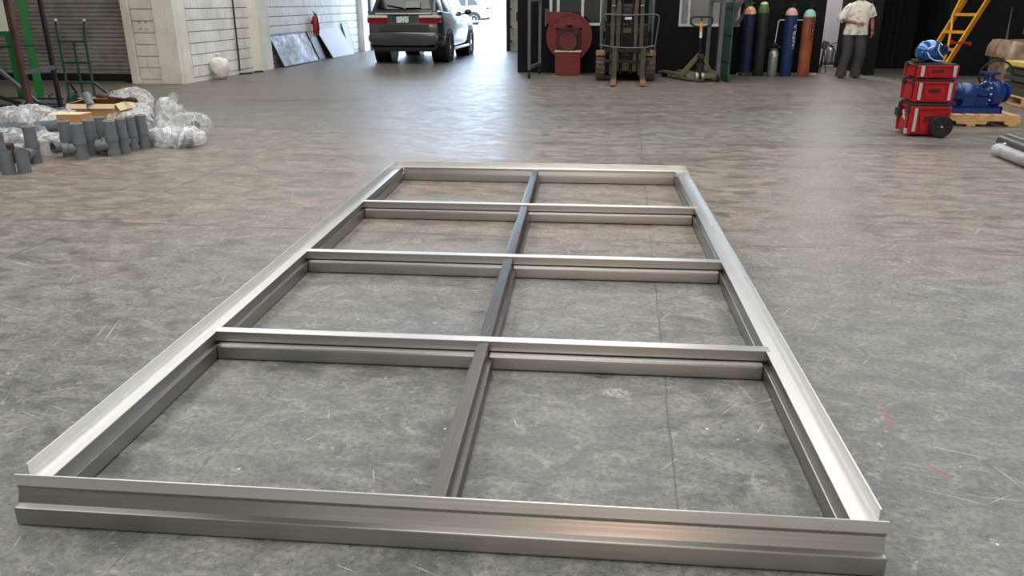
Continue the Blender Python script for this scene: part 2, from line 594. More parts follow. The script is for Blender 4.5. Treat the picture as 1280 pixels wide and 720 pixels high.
M_YELBOX = mat('dusty_yellow_steel', (140, 118, 78), 0.6, var=0.2, scale=10)
M_JACK = mat('pale_green_jack_paint', (112, 108, 82), 0.5, 0.1, var=0.25, scale=9)
M_CYLBLUE = mat('navy_cylinder_paint', (22, 28, 66), 0.45, var=0.0, scale=22, c2=(96, 92, 110), lohi=(0.66, 0.72))
M_CYLBLUE2 = mat('blue_cylinder_paint', (26, 52, 96), 0.45, var=0.25, scale=6)
M_CYLBLACK = mat('charcoal_cylinder_paint', (40, 40, 38), 0.5, var=0.3, scale=8)
M_CYLBROWN = mat('orange_brown_cylinder_paint', (158, 88, 52), 0.5, scale=3, c2=(134, 72, 46))
M_CYLSILVER = mat('silver_cylinder', (158, 158, 154), 0.35, 0.6, var=0.15)
M_SHO = mat('orange_shoulder_paint', (214, 122, 78), 0.5, scale=16, c2=(238, 190, 160))
M_SHG = mat('green_shoulder_paint', (74, 112, 52), 0.5, var=0.2, scale=9)
M_SHW = mat('cream_shoulder_paint', (214, 212, 196), 0.5, var=0.15, scale=12)
M_SHP = mat('pink_shoulder_paint', (226, 172, 160), 0.5, var=0.15, scale=12)
M_SHM = mat('mint_shoulder_paint', (150, 204, 184), 0.5, var=0.12, scale=12)
M_LETTERW = mat('white_stencil', (226, 228, 230), 0.6, var=0.05)
M_LETTERD = mat('dark_stencil', (44, 28, 20), 0.7, var=0.2)
M_SKIN = mat('skin', (150, 98, 76), 0.5, var=0.1, scale=14)
M_HAIR = mat('black_hair', (24, 20, 18), 0.6, var=0.3, scale=40)
M_SHIRT = mat('pale_printed_tshirt', (222, 216, 204), 0.85, scale=11, c2=(176, 166, 150), lohi=(0.5, 0.66), bump=0.3, bscale=12)
M_TROUSERS = mat('dark_grey_trousers', (66, 65, 64), 0.9, var=0.2, scale=9, bump=0.3, bscale=14)
M_SHOE = mat('black_shoe', (26, 26, 28), 0.5, var=0.2)
M_EYE = mat('eye_white', (220, 216, 210), 0.2, var=0.0)
M_LIP = mat('lip', (130, 76, 66), 0.5, var=0.05)
M_YELLOW = mat('yellow_ladder_paint', (226, 160, 24), 0.42, var=0.15, scale=9)
M_REDTOOL = mat('red_clamp_paint', (170, 30, 26), 0.45, var=0.15)
M_HELMET = mat('metallic_blue_shell', (18, 92, 158), 0.22, 0.45, var=0.2, scale=6, coat=1.0)
M_HELMETDK = mat('dark_visor_lens', (40, 44, 60), 0.1, var=0.1)
M_WHITE = mat('white_paint', (226, 226, 224), 0.5, var=0.06)
M_PUMP = mat('deep_blue_machine_paint', (14, 52, 116), 0.35, var=0.25, scale=10, coat=0.3)
M_PINE = mat('pale_pine', (216, 176, 124), 0.7, scale=6, c2=(190, 148, 98), stretch=(1, 6, 6))
M_WRAP = mat('brown_wrapping_paper', (176, 150, 126), 0.45, scale=5, c2=(130, 106, 86), bump=0.5, bscale=9, coat=0.4)
M_YELBOARD = mat('yellow_straw_board', (214, 184, 104), 0.7, var=0.15, scale=14)
M_SLAB = mat('grey_steel_slab', (78, 78, 74), 0.5, 0.4, var=0.25, scale=7)
M_ROLLEND = mat('reddish_paper_disc', (166, 112, 86), 0.8, scale=14, c2=(140, 96, 76))
M_ROLL = mat('grey_wrapped_roll', (176, 178, 180), 0.4, 0.2, scale=5, c2=(140, 142, 146), bump=0.5, bscale=20)
M_PIPEGREY = mat('satin_grey_pipe', (122, 122, 122), 0.35, 0.7, var=0.15)
M_CLOTH = mat('olive_cloth', (66, 72, 60), 0.9, var=0.25, scale=9, bump=0.5, bscale=14)
M_WINFRAME = mat('white_window_frame', (196, 198, 196), 0.5, var=0.08)
M_PANE_DK = glass_mat('dark_window_glass', (20, 26, 24), 0.75, 0.08)
M_PANE_LT = mat('frosted_window_film', (132, 132, 130), 0.35, var=0.15, scale=4)
M_DIRTYWHITE = mat('chipped_white_plinth', (180, 176, 168), 0.8, var=0.4, scale=9)
M_ASPHALT = mat('pale_yard_concrete', (206, 204, 200), 0.85, var=0.08, scale=1.2)  # even pale concrete colour
M_FENCE = mat('pale_yard_wall', (205, 202, 200), 0.9, var=0.1, scale=1.2)
M_LEAF = mat('dusty_leaf', (120, 132, 96), 0.8, var=0.4, scale=6)
M_SIGN = mat('dark_red_sign_board', (112, 40, 52), 0.5, var=0.2, scale=20)
M_BUCKET = mat('white_bucket_plastic', (214, 212, 206), 0.45, scale=26, c2=(96, 94, 92), lohi=(0.60, 0.66))
M_BROWNBOX = mat('reddish_brown_bag', (76, 46, 40), 0.7, var=0.3, scale=9)
M_PAPER = mat('white_paper', (226, 228, 226), 0.7, var=0.05)

# ---------------------------------------------------------------- setting
Z_CEIL = 7.0
struct(MB().span((-14, -9, -0.1), (13.2, 26.2, 0)).build('floor', M_FLOOR))
struct(MB().span((-60, 26.2, -0.12), (60, 95, -0.012)).build('ground', M_ASPHALT))
struct(MB().span((-14, -9.2, Z_CEIL), (13.2, 26.4, Z_CEIL + 0.15)).build('ceiling', M_CEIL))
struct(MB().span((13.0, -9, 0), (13.2, 18.4, Z_CEIL)).build('wall_right', M_WALLPLAIN))
struct(MB().span((-14, -9.2, 0), (13.2, -9, Z_CEIL)).build('wall_front', M_WALLPLAIN))
struct(MB().span((-14.2, -9, 0), (-14, 15.2, Z_CEIL)).build('wall_outer_left', M_WALLPLAIN))

# left wall of painted blocks, running away from the corner column to the big door
XW = -8.47
wl = struct(MB().span((XW - 0.25, 15.0, 0), (XW - 0.02, 26.4, Z_CEIL)).build('wall_left', M_MORTAR))
MB().span((XW - 0.02, 15.02, 0), (XW + 0.012, 26.0, 0.083)).build('plinth', M_CONC, wl)
bl_mb = MB().box((0, 0, 0), (0.04, 0.402, 0.202), bev=0.005)
blk0 = None
ROW, BW = 0.216, 0.41
nblk = 0
for k in range(7):
    z = 0.087 + ROW * (k + 0.5)
    y = 15.03 + (0.0 if k % 2 else BW / 2) + BW / 2
    while y < 25.6:
        if not (y - BW / 2 > 17.66 and y + BW / 2 < 18.3):
            if blk0 is None:
                blk0 = bl_mb.build('block', M_BLOCK, wl)
                b = blk0
            else:
                b = blk0.copy()
                COL.objects.link(b)
            b.location = (XW + random.uniform(-0.002, 0.003), y, z)
            nblk += 1
        y += BW
hb0 = None
for k in range(0, 7, 2):
    if hb0 is None:
        hb0 = MB().box((0, 0, 0), (0.04, 0.197, 0.202), bev=0.005).build('half_block', M_BLOCK, wl)
        b = hb0
    else:
        b = hb0.copy()
        COL.objects.link(b)
    b.location = (XW, 15.132, 0.087 + ROW * (k + 0.5))
# higher courses, above the picture, joined
hi = MB()
for k in range(7, 12):
    z = 0.087 + ROW * (k + 0.5)
    y = 15.03 + (0.0 if k % 2 else BW / 2) + BW / 2
    while y < 25.6:
        hi.box((XW, y, z), (0.04, 0.402, 0.202))
        y += BW
hi.build('upper_courses', M_BLOCK, wl, kind='stuff')

# pilaster half way along the left wall, end pilaster at the door
struct(MB().span((XW - 0.02, 17.68, 0), (XW + 0.24, 18.28, Z_CEIL), bev=0.01).build('trim_1', M_CONC))
struct(MB().span((XW - 0.02, 25.35, 0), (XW + 0.2, 26.0, Z_CEIL), bev=0.01).build('trim_2', M_BLOCK))

# corner column beside the shutter: rendered strips with block panels between
cc = struct(MB().span((-9.50, 14.68, 0), (XW + 0.016, 15.02, Z_CEIL)).build('trim_3', M_CONC))
MB().span((-9.53, 14.60, 0), (-9.37, 14.70, Z_CEIL), bev=0.01).build('edge_strip', M_CONC, cc)
MB().span((-8.88, 14.58, 0), (XW + 0.016, 14.70, Z_CEIL), bev=0.012).build('edge_strip', M_CONC, cc)
MB().span((-9.37, 14.62, 0), (-8.88, 14.70, 0.07)).build('plinth', M_CONC, cc)
cb = None
for k in range(9):
    if cb is None:
        cb = MB().box((0, 0, 0), (0.465, 0.05, 0.202), bev=0.006).build('block', M_CONC, cc)
        b = cb
    else:
        b = cb.copy()
        COL.objects.link(b)
    b.location = (-9.125, 14.665 + random.uniform(-0.003, 0.003), 0.085 + 0.216 * (k + 0.5))

for bx, bz in ((-9.20, 1.15), (-9.07, 1.15), (-9.20, 1.02), (-9.07, 1.02)):
    MB().ring((bx, 14.645, bz), (bx, 14.625, bz), 0.022, 0.010, 14).build('anchor_bolt', M_DIRTYWHITE, cc)
# shutter wall on the far left
struct(MB().span((-14, 15.2, 3.6), (-9.5, 15.4, Z_CEIL)).build('wall_shutter', M_CONC))
sh = struct(MB().span((-14, 15.16, 0), (-9.5, 15.2, 3.6)).build('door_1', M_DARKSTEEL))
sl = MB()
for k in range(44):
    z = 0.13 + k * 0.079
    sl.prism([(15.16, z), (15.137, z + 0.008), (15.130, z + 0.04), (15.137, z + 0.072), (15.16, z + 0.078)], 'x', -14, -9.66)
sl.build('slat', M_SHUTTER, sh, kind='stuff')
MB().span((-14, 15.08, 0), (-9.64, 15.18, 0.12), bev=0.01).build('bottom_bar', M_BLACK, sh)
MB().span((-9.68, 14.90, 0), (-9.54, 15.18, 3.6), bev=0.008).build('guide_rail', M_BLACK, sh)
MB().span((-9.66, 14.80, 0.78), (-9.46, 14.92, 0.84)).build('latch', M_BLACK, sh)
MB().span((-9.80, 14.80, 0), (-9.46, 14.98, 0.05), bev=0.01).build('foot_bracket', M_BLACK, sh)

# back wall with the open vehicle door
wb = struct(MB().span((-14, 26.0, 5.0), (13.2, 26.2, Z_CEIL)).build('wall_back', M_CONC))
MB().span((-3.62, 26.02, 0), (13.2, 26.2, 5.0)).build('panel', M_CONC, wb)
MB().span((-9.0, 26.02, 0), (-8.3, 26.2, 5.0)).build('panel', M_CONC, wb)
rb = None
for k in range(11):
    for j in range(6):
        x = -3.42 + j * BW + (0.0 if k % 2 else BW / 2)
        if rb is None:
            rb = MB().box((0, 0, 0), (0.404, 0.04, 0.209), bev=0.005).build('block', M_BLOCK, wb)
            b = rb
        else:
            b = rb.copy()
            COL.objects.link(b)
        b.location = (x, 26.0, 0.02 + ROW * (k + 0.5))
dj = struct(MB().span((-8.34, 25.95, 0), (-8.18, 26.25, 5.0)).build('door_2', M_STEELGREY))
MB().span((-8.50, 25.86, 0), (-8.42, 25.98, 5.0)).build('guide_rail', M_DARKSTEEL, dj)
for z in (0.35, 1.15, 1.9):
    MB().span((-8.46, 25.88, z), (-8.20, 25.97, z + 0.06)).build('hinge', M_DARKSTEEL, dj)
MB().span((-3.76, 25.9, 0), (-3.64, 26.22, 5.0)).build('guide_rail', M_DARKSTEEL, dj)
for z in (0.28, 0.72, 1.25, 1.8):
    MB().span((-3.66, 25.88, z), (-3.58, 25.96, z + 0.05)).build('hinge', M_DARKSTEEL, dj)
sg = thing('wall_sign', 'small dark red sign on the white block wall beside the vehicle door', 'sign', (-3.28, 25.97, 1.05))
MB().span((-0.22, -0.01, -0.13), (0.22, 0.005, 0.13)).build('board', M_SIGN, sg)
MB().span((-0.215, -0.014, -0.125), (-0.17, -0.009, 0.125)).build('border_stripe', M_WHITE, sg)

# black partition room on the right of the door
YB = 18.0
bw = struct(MB().span((-2.36, YB, 0), (-1.66, YB + 0.15, 4.2)).build('wall_black', M_BLACKWALL))
MB().span((-0.52, YB, 0), (1.12, YB + 0.15, 4.2)).build('panel', M_BLACKWALL, bw)
MB().span((2.40, YB, 0), (4.12, YB + 0.15, 4.2)).build('panel', M_BLACKWALL, bw)
for xa, xb in ((-1.66, -0.52), (1.12, 2.40)):
    MB().span((xa, YB, 0), (xb, YB + 0.15, 1.0)).build('panel', M_BLACKWALL, bw)
    MB().span((xa, YB, 2.3), (xb, YB + 0.15, 4.2)).build('panel', M_BLACKWALL, bw)
MB().span((-2.36, YB + 0.15, 0), (-2.21, 26.0, 4.2)).build('panel', M_BLACKWALL, bw)
MB().span((4.0, YB + 0.15, 0), (4.12, 22.5, 4.2)).build('panel', M_BLACKWALL, bw)
MB().span((-2.36, YB, 4.2), (13.2, 22.6, 4.3)).build('panel', M_BLACKWALL, bw)
MB().span((2.42, YB - 0.02, 0), (4.10, YB, 0.05)).build('plinth', M_DIRTYWHITE, bw)
w1 = struct(MB().span((-1.66, YB + 0.05, 1.0), (-0.52, YB + 0.07, 2.3)).build('window_1', M_PANE_DK))
for xx in (-1.66, -1.50 + 0.0, -0.97, -0.56):
    MB().span((xx, YB - 0.012, 1.0), (xx + 0.06, YB + 0.06, 2.3), bev=0.004).build('frame_bar', M_WINFRAME, w1)
MB().span((-1.66, YB - 0.02, 1.0), (-0.52, YB + 0.06, 1.055), bev=0.004).build('sill', M_WINFRAME, w1)
w2 = struct(MB().span((1.12, YB + 0.05, 1.0), (2.40, YB + 0.07, 2.3)).build('window_2', M_PANE_LT))
for xx in (1.12, 1.30, 2.34):
    MB().span((xx, YB - 0.012, 1.0), (xx + 0.05, YB + 0.06, 2.3), bev=0.004).build('frame_bar', M_WINFRAME, w2)
MB().span((1.12, YB - 0.02, 0.985), (2.40, YB + 0.06, 1.04), bev=0.004).build('sill', M_WINFRAME, w2)

# corridor with a white end wall, charcoal pier, black curtained recess and charcoal wall
struct(MB().span((4.0, 20.6, 0), (5.3, 20.75, 4.2)).build('wall_corridor', M_ROOMWHITE))
struct(MB().span((5.07, YB + 0.1, 0), (5.28, 20.6, 4.2)).build('wall_pier', M_DARKWALL))
rc = struct(MB().span((5.28, 20.6, 0), (6.75, 20.75, 4.2)).build('wall_recess', M_CURTAIN))
cur = MB()
pts = []
for i in range(60):
    x = 5.28 + 1.36 * i / 59
    pts.append((x, 20.0 + 0.04 * math.sin(i * 1.1)))
cur.prism(pts + [(p[0], p[1] + 0.02) for p in pts[::-1]], 'z', 0.02, 4.1)
tag(cur.build('curtain', M_CURTAIN), 'black curtain hanging across the dark recess behind the man', 'curtain')
struct(MB().span((6.62, 18.25, 0), (13.2, 18.4, 4.2)).build('wall_charcoal', M_DARKWALL))
MB().span((6.62, 18.4, 0), (6.75, 20.7, 4.2)).build('panel', M_DARKWALL, bpy.data.objects['wall_charcoal'])
struct(MB().span((-14, 22.5, 0), (13.2, 22.6, 0.001)).build('trim_4', M_CURTAIN)) if False else None
ob = thing('wall_button', 'tiny white button on the dark wall right of the recess', 'button', (6.66, 18.24, 1.1))  # plain white painted cap
MB().cyl((0, 0, 0), (0, -0.012, 0), 0.018).build('cap', M_WHITE, ob)

# ---------------------------------------------------------------- the aluminium frame
FR = thing('aluminium_frame', 'large rectangular aluminium frame with crossbars lying flat on the concrete', 'frame',
           (-1.69156, 1.86637, 0), math.radians(2.477))
W = 2.378
V = (1.093, 2.2905, 3.515, 4.8254)
ZB, ZL, ZT = 0.066, 0.119, 0.157


def outer_beam(a, b, inward, ends=(0, 0)):
    """perimeter profile between plan points a and b lying along its outer line; inward = unit vector"""
    a, b = Vector((*a, 0)), Vector((*b, 0))
    d = (b - a)
    L = d.length
    u = d.normalized()
    n = Vector((*inward, 0))
    holder = bpy.data.objects.new('perimeter_beam', None)
    COL.objects.link(holder)
    holder.parent = FR
    holder.matrix_local = Matrix.Translation(a) @ Matrix((u, n, Vector((0, 0, 1)))).transposed().to_4x4() if u.cross(n).z > 0 else \
        Matrix.Translation(b) @ Matrix((-u, n, Vector((0, 0, 1)))).transposed().to_4x4()
    return holder, L


def beam_parts(h, x0, x1, e, fl, lo):
    """e: mitre extension; local x along beam, y = inward from the outer face of the tube"""
    MB().span((x0, 0.0, 0.004), (x1, 0.09, ZB), bev=0.006).build('lower_tube', M_ALU, h)
    wb_ = MB().span((x0 + e, 0.040, ZB), (x1 - e, 0.060, ZL - 0.004))
    wb_.prism([(0.026, ZB - 0.001), (0.040, ZL - 0.012), (0.060, ZL - 0.012), (0.072, ZB - 0.001)], 'x', x0 + e, x1 - e)
    wb_.build('web', M_ALU, h)
    lg = MB().span((x0 + fl, lo, ZL - 0.005), (x1 - fl, 0.078, ZL), bev=0.001)
    lg.build('ledge', M_ALU_PALE, h)
    MB().span((x0 + fl, lo, ZL - 0.014), (x1 - fl, lo + 0.005, ZT), bev=0.001).build('edge_flange', M_ALU_PALE, h)


E_ = 0.088
# left and right beams run the full length, front and back beams between and over them
h, L = outer_beam((-E_, 0.0), (-E_, V[3] + E_ - 0.002), (1, 0))
beam_parts(h, 0.0, L, 0.0, 0.0, -0.004)
h, L = outer_beam((W + E_, 0.0), (W + E_, V[3] + E_ - 0.002), (-1, 0))
beam_parts(h, 0.0, L, 0.0, 0.0, -0.004)
h, L = outer_beam((-E_, V[3] + E_), (W + E_, V[3] + E_), (0, -1))
beam_parts(h, E_, L - E_, 0.0, -E_ - 0.004, -0.004)
for c in h.children:
    if c.name.startswith('ledge'):
        c.location.z = 0.0012
h, L = outer_beam((-E_ + 0.004, -0.098), (W + E_, -0.098), (0, 1))
beam_parts(h, 0.0, L, 0.0, -0.005, 0.040)
for c in h.children:
    if c.name.startswith('ledge'):
        c.data.materials[0] = M_ALU
for i in range(3):
    cb_ = bpy.data.objects.new('crossbar', None)
    COL.objects.link(cb_)
    cb_.parent = FR
    cb_.location = (0, V[i], 0)
    MB().span((0.002, 0, 0.004), (W - 0.002, 0.092, ZB), bev=0.008).build('lower_tube', M_ALU, cb_)
    MB().span((0.004, 0.007, ZB - 0.001), (W - 0.004, 0.042, ZB + 0.0012)).build('lip', M_ALU_PALE, cb_)  # thin pale strip paints the bright light on the lower ledge
    MB().span((-0.02, 0.044, ZB), (W + 0.02, 0.084, ZB + 0.012)).build('web', M_FORKDARK, cb_)  # dark strip paints the shade in the gap between the tubes
    MB().span((-0.028, 0.040, ZB + 0.009), (W + 0.028, 0.090, ZL), bev=0.002).build('upper_tube', M_ALU, cb_)
    MB().span((-0.027, 0.0405, ZL - 0.001), (W + 0.027, 0.0895, ZL + 0.0012)).build('top_highlight', M_ALU_PALE, cb_)  # thin pale plate paints the overhead light on the bar top
UM = 1.200
spans = ((0.0, V[0] + 0.036), (V[0] + 0.09, V[1] + 0.036), (V[1] + 0.09, V[2] + 0.036), (V[2] + 0.09, V[3] + 0.012))
for i, (a, b) in enumerate(spans):
    um = UM - 0.006 * i
    dv = bpy.data.objects.new('divider', None)
    COL.objects.link(dv)
    dv.parent = FR
    # local x runs along the divider so the brushing follows it
    dv.location = (um, a, 0)
    dv.rotation_euler = (0, 0, PI / 2 + 0.006)
    L = b - a
    MB().span((0, -0.0245, ZB + 0.006), (L, 0.0245, ZL - 0.003), bev=0.002).build('upper_tube', M_ALU_DARK, dv)
    MB().span((0, -0.030, ZB - 0.002), (L, 0.030, ZB + 0.004)).build('groove_strip', M_ALU_DARK, dv)
    MB().span((0.03, -0.044, 0.004), (L - 0.055, 0.044, ZB - 0.002), bev=0.0025).build('lower_tube', M_ALU_DARK, dv)


# ---------------------------------------------------------------- car in the doorway
def wheel(parent, loc, side, r=0.375, w=0.25):
    t = MB().lathe([(r * 0.66, -w / 2), (r * 0.9, -w / 2), (r, -w * 0.36), (r, w * 0.36), (r * 0.9, w / 2), (r * 0.66, w / 2)],
                   (0, 0, 0), (1, 0, 0), 32, closed=True)
    o = t.build('wheel', M_RUBBER, parent)
    o.location = loc
    rim = MB().ring((side * w * 0.2, 0, 0), (side * w * 0.46, 0, 0), r * 0.68, r * 0.6, 28)
    rim.cyl((side * w * 0.05, 0, 0), (side * w * 0.1, 0, 0), r * 0.62, seg=28)
    for k in range(5):
        a = 2 * PI * k / 5 + 0.3
        for da in (-0.16, 0.16):
            rim.bar((side * w * 0.36, 0, 0), (side * w * 0.36, r * 0.63 * math.cos(a + da), r * 0.63 * math.sin(a + da)), 0.03, 0.035, up=(1, 0, 0))
    rim.cyl((side * w * 0.2, 0, 0), (side * w * 0.45, 0, 0), r * 0.16, seg=16)
    rim.build('rim', M_ALLOY, o)
    return o


def car_section(y, hw, zb, zs, zt, rb=0.12, rt=0.10):
    """closed cross-section: half width hw, from zb to shoulder zt, widest at zs"""
    half = [(0.0, zb), (hw * 0.70, zb), (hw * 0.90, zb + 0.03), (hw * 0.985, zb + rb), (hw, zs), (hw * 0.985, zs + (zt - zs) * 0.55),
            (hw * 0.955, zt - 0.02), (hw * 0.90, zt), (0.0, zt + 0.012)]
    pts = [(p[0], y, p[1]) for p in half] + [(-p[0], y, p[1]) for p in half[-2:0:-1]]
    return pts


def make_car(label, loc, rz, paint):
    c = thing('car', label, 'car', loc, rz)
    HW = 0.965
    body = MB().loft([car_section(0.0, HW * 0.90, 0.46, 0.72, 1.02), car_section(0.05, HW * 0.955, 0.40, 0.72, 1.26),
                      car_section(0.16, HW * 0.985, 0.36, 0.75, 1.29), car_section(0.5, HW, 0.33, 0.78, 1.27),
                      car_section(1.6, HW, 0.30, 0.78, 1.22), car_section(3.3, HW, 0.30, 0.76, 1.17),
                      car_section(3.75, HW * 0.995, 0.30, 0.76, 1.13), car_section(4.5, HW * 0.97, 0.32, 0.74, 1.07),
                      car_section(4.85, HW * 0.90, 0.36, 0.7, 0.98), car_section(4.98, HW * 0.78, 0.42, 0.66, 0.86)])
    body.build('body', paint, c, 40)

    def cab(y, hb, ht, zb, zt):
        half = [(0, zb), (hb, zb), (hb - (hb - ht) * 0.5, (zb + zt) / 2 + 0.01), (ht, zt - 0.07), (ht - 0.10, zt - 0.01), (0, zt + 0.02)]
        return [(p[0], y, p[1]) for p in half] + [(-p[0], y, p[1]) for p in half[-2:0:-1]]
    top = MB().loft([cab(0.10, 0.86, 0.80, 1.20, 1.30), cab(0.30, 0.90, 0.72, 1.20, 1.72), cab(0.50, 0.90, 0.70, 1.20, 1.78),
                     cab(1.7, 0.90, 0.71, 1.16, 1.80), cab(2.8, 0.90, 0.70, 1.14, 1.76), cab(3.15, 0.89, 0.74, 1.10, 1.55), cab(3.72, 0.88, 0.82, 1.06, 1.13)])
    top.build('cabin', paint, c, 30)
    # rear glass, leaning with the tailgate
    g = MB().loft([[(-0.70, 0.115, 1.33), (0.70, 0.115, 1.33), (0.62, 0.245, 1.66), (-0.62, 0.245, 1.66)],
                   [(-0.70, 0.055, 1.33), (0.70, 0.055, 1.33), (0.60, 0.205, 1.67), (-0.60, 0.205, 1.67)]])
    rg = g.build('rear_window', M_CARGLASS, c)
    MB().loft([[(0.05, 0.02, 1.36), (0.44, 0.02, 1.36), (0.43, 0.08, 1.50), (0.08, 0.08, 1.50)],
               [(0.05, 0.045, 1.36), (0.44, 0.045, 1.36), (0.43, 0.10, 1.50), (0.08, 0.10, 1.50)]]).build('sun_shade', M_PANE_LT, rg)
    MB().tube([(0.02, 0.03, 1.345), (-0.05, 0.03, 1.36), (-0.42, 0.06, 1.42)], 0.012).build('wiper', M_CARTRIM, rg)
    MB().box((0, 0.22, 1.735), (1.25, 0.24, 0.035), (0.2, 0, 0), bev=0.012).build('roof_spoiler', paint, c)
    for s in (-1, 1):
        f = MB().prism([(0.62, 1.20), (1.45, 1.18), (1.45, 1.64), (0.95, 1.64)], 'x', 0, 0.012)
        f.prism([(1.55, 1.18), (2.45, 1.15), (2.45, 1.63), (1.55, 1.64)], 'x', 0, 0.012)
        f.prism([(2.53, 1.15), (3.35, 1.12), (2.92, 1.58), (2.53, 1.63)], 'x', 0, 0.012)
        # lean each pane with the cabin side
        f.warp(lambda v, s=s: Vector((s * (0.905 - (v.z - 1.15) * 0.27 + v.x), v.y, v.z)))
        f.build('side_window', M_CARGLASS, c)
        # lamps: red lens wrapping the corner with the pale strip above
        tl = MB().prism([(0.36, 1.02), (0.44, 0.985), (0.93, 1.0), (0.93, 1.12), (0.36, 1.12)], 'z', 0, 1)
        tl = MB()
        poly = [(0.40, 1.12), (0.40, 1.05), (0.47, 0.995), (0.80, 0.985), (0.80, 1.12)]
        tl.prism([(p[0], p[1]) for p in poly], 'y', -0.025, 0.10)
        tl.prism([(0.80, 0.985), (0.935, 1.0), (0.935, 1.12), (0.80, 1.12)], 'y', -0.005, 0.34)
        tl.warp(lambda v, s=s: Vector((s * v.x, v.y, v.z)))
        lens = tl.build('tail_light', M_TAIL, c)
        wl_ = MB().prism([(0.40, 1.125), (0.80, 1.125), (0.80, 1.185), (0.42, 1.185)], 'y', -0.02, 0.10)
        wl_.prism([(0.805, 1.125), (0.93, 1.125), (0.925, 1.18), (0.805, 1.185)], 'y', 0.0, 0.26)
        wl_.warp(lambda v, s=s: Vector((s * v.x, v.y, v.z)))
        wl_.build('reverse_lens', M_TAILW, lens)
        for yc in (1.0, 3.95):
            arch = MB()
            arch.ring((s * 0.90, yc, 0.385), (s * 0.975, yc, 0.385), 0.47, 0.425, 32)
            arch.cyl((s * 0.55, yc, 0.385), (s * 0.9685, yc, 0.385), 0.435, seg=32)
            arch.build('wheel_arch', M_CARTRIM, c)
        MB().span((s * 0.90, 1.45, 0.28), (s * 1.0, 3.5, 0.35), bev=0.02).build('side_step', M_ALLOY, c)
        MB().ell((s * 1.05, 3.12, 1.22), (0.11, 0.07, 0.085), 2).cyl((s * 0.88, 3.15, 1.17), (s * 1.0, 3.13, 1.19), 0.025).build('mirror', paint, c)
        for yy in (1.75, 2.68):
            MB().span((s * 0.955, yy, 0.98), (s * 0.985, yy + 0.16, 1.01), bev=0.006).build('door_handle', M_CHROME, c)
        MB().span((s * 0.70, 0.9, 1.80), (s * 0.74, 2.6, 1.84), bev=0.01).build('roof_rail', M_CARTRIM, c)
    # bumper with dark valance, tailgate crease, chrome strip, plate
    bp = MB().loft([car_section(-0.10, 0.84, 0.50, 0.60, 0.74), car_section(-0.085, 0.90, 0.46, 0.62, 0.765), car_section(0.06, 0.965, 0.44, 0.62, 0.775), car_section(0.5, 0.972, 0.44, 0.62, 0.70)])
    bp.build('bumper', paint, c, 40)
    MB().loft([car_section(-0.06, 0.80, 0.36, 0.42, 0.50), car_section(-0.055, 0.88, 0.32, 0.42, 0.52), car_section(0.5, 0.95, 0.28, 0.40, 0.5)]).build('valance', M_CARTRIM, c)
    MB().span((-0.72, -0.035, 1.20), (0.72, 0.03, 1.235), bev=0.01).build('chrome_strip', M_LATCH, c)
    MB().box((0, -0.012, 0.885), (1.30, 0.05, 0.19), bev=0.015).build('tailgate_panel', paint, c)
    pl = MB().span((-0.17, -0.034, 1.005), (0.14, -0.02, 1.15), bev=0.004).build('number_plate', M_PLATE, c)
    MB().ring((0.52, -0.09, 0.42), (0.52, 0.05, 0.42), 0.05, 0.04, 16).build('exhaust_pipe', M_DARKSTEEL, c)
    for s in (-1, 1):
        for yc in (1.0, 3.95):
            wheel(c, (s * 0.86, yc, 0.375), s)
    return c


car = make_car('dark grey sport utility vehicle parked in the vehicle doorway with its tail lights facing in', (-5.53, 20.15, 0), 0.0, M_CARPAINT)

# the bright yard beyond the door
yw = struct(MB().span((-30, 62, 0), (34, 62.3, 2.4)).build('wall_yard', M_FENCE))
for i in range(9):
    MB().span((-12 + i * 3.0, 61.85, 0), (-11.75 + i * 3.0, 62.05, 2.6)).build('pillar', M_FENCE, yw)
for i, (x, y, s) in enumerate(((-2.2, 50, 1.1), (-0.6, 52, 1.3), (-6, 55, 1.6), (2.2, 54, 1.2))):
    t = thing('shrub', ('low dusty shrub in the bright yard nearest the door', 'second dusty shrub in the yard right of the nearest one',
                        'tall dusty shrub in the yard behind the car', 'dusty shrub in the yard hidden by the black partition')[i], 'shrub', (x, y, 0))
    fo = MB().ell((0, 0, 0.55 * s), (0.7 * s, 0.6 * s, 0.55 * s), 4)
    fo.warp(lambda v: v + (nvec(v * 4)) * 0.18)
    fo.build('foliage', M_LEAF, t)
    MB().cyl((0, 0, 0), (0, 0, 0.4 * s), 0.06).build('stem', M_RUST, t)
yc = make_car('pale parked car out in the bright yard beyond the doorway', (-9.5, 57.0, 0), PI / 2 + 0.15, M_WHITE)
yr = thing('yard_barrier', 'low pale railing standing in the bright yard beyond the doorway', 'railing', (-6.3, 39.5, -0.012))
for i in range(9):
    MB().bar((-2.4 + i * 0.55, 0.02 * (i % 3), 0), (-2.4 + i * 0.55, 0.02 * (i % 3), 0.72 - 0.05 * (i % 4)), 0.07, 0.05, up=(0, 1, 0)).build('post', M_FENCE, yr)
for z in (0.35, 0.62):
    MB().bar((-2.5, 0, z), (2.2, 0, z), 0.05, 0.06).build('rail', M_FENCE, yr)


# ---------------------------------------------------------------- left wall things
def lumpy(c, r, sub, amp, freq, seed, flat=True, ridge=False):
    m = MB().ell(c, r, sub)
    off = Vector((seed * 3.1, seed * 1.7, seed * 2.3))

    def fn(v):
        n = nvec(v * freq + off)
        a = amp
        if ridge:
            k = 1 - abs(noise.noise(v * freq * 2.1 + off)) * 2.4
            k2 = 1 - abs(noise.noise(v * freq * 5.0 + off)) * 2.4
            a = amp * (0.45 + 0.8 * k * abs(k) + 0.3 * k2)
        v = v + n * a
        if flat:
            v.z = max(v.z, 0.004 + 0.002 * noise.noise(v * 30))
        return v
    return m.warp(fn)


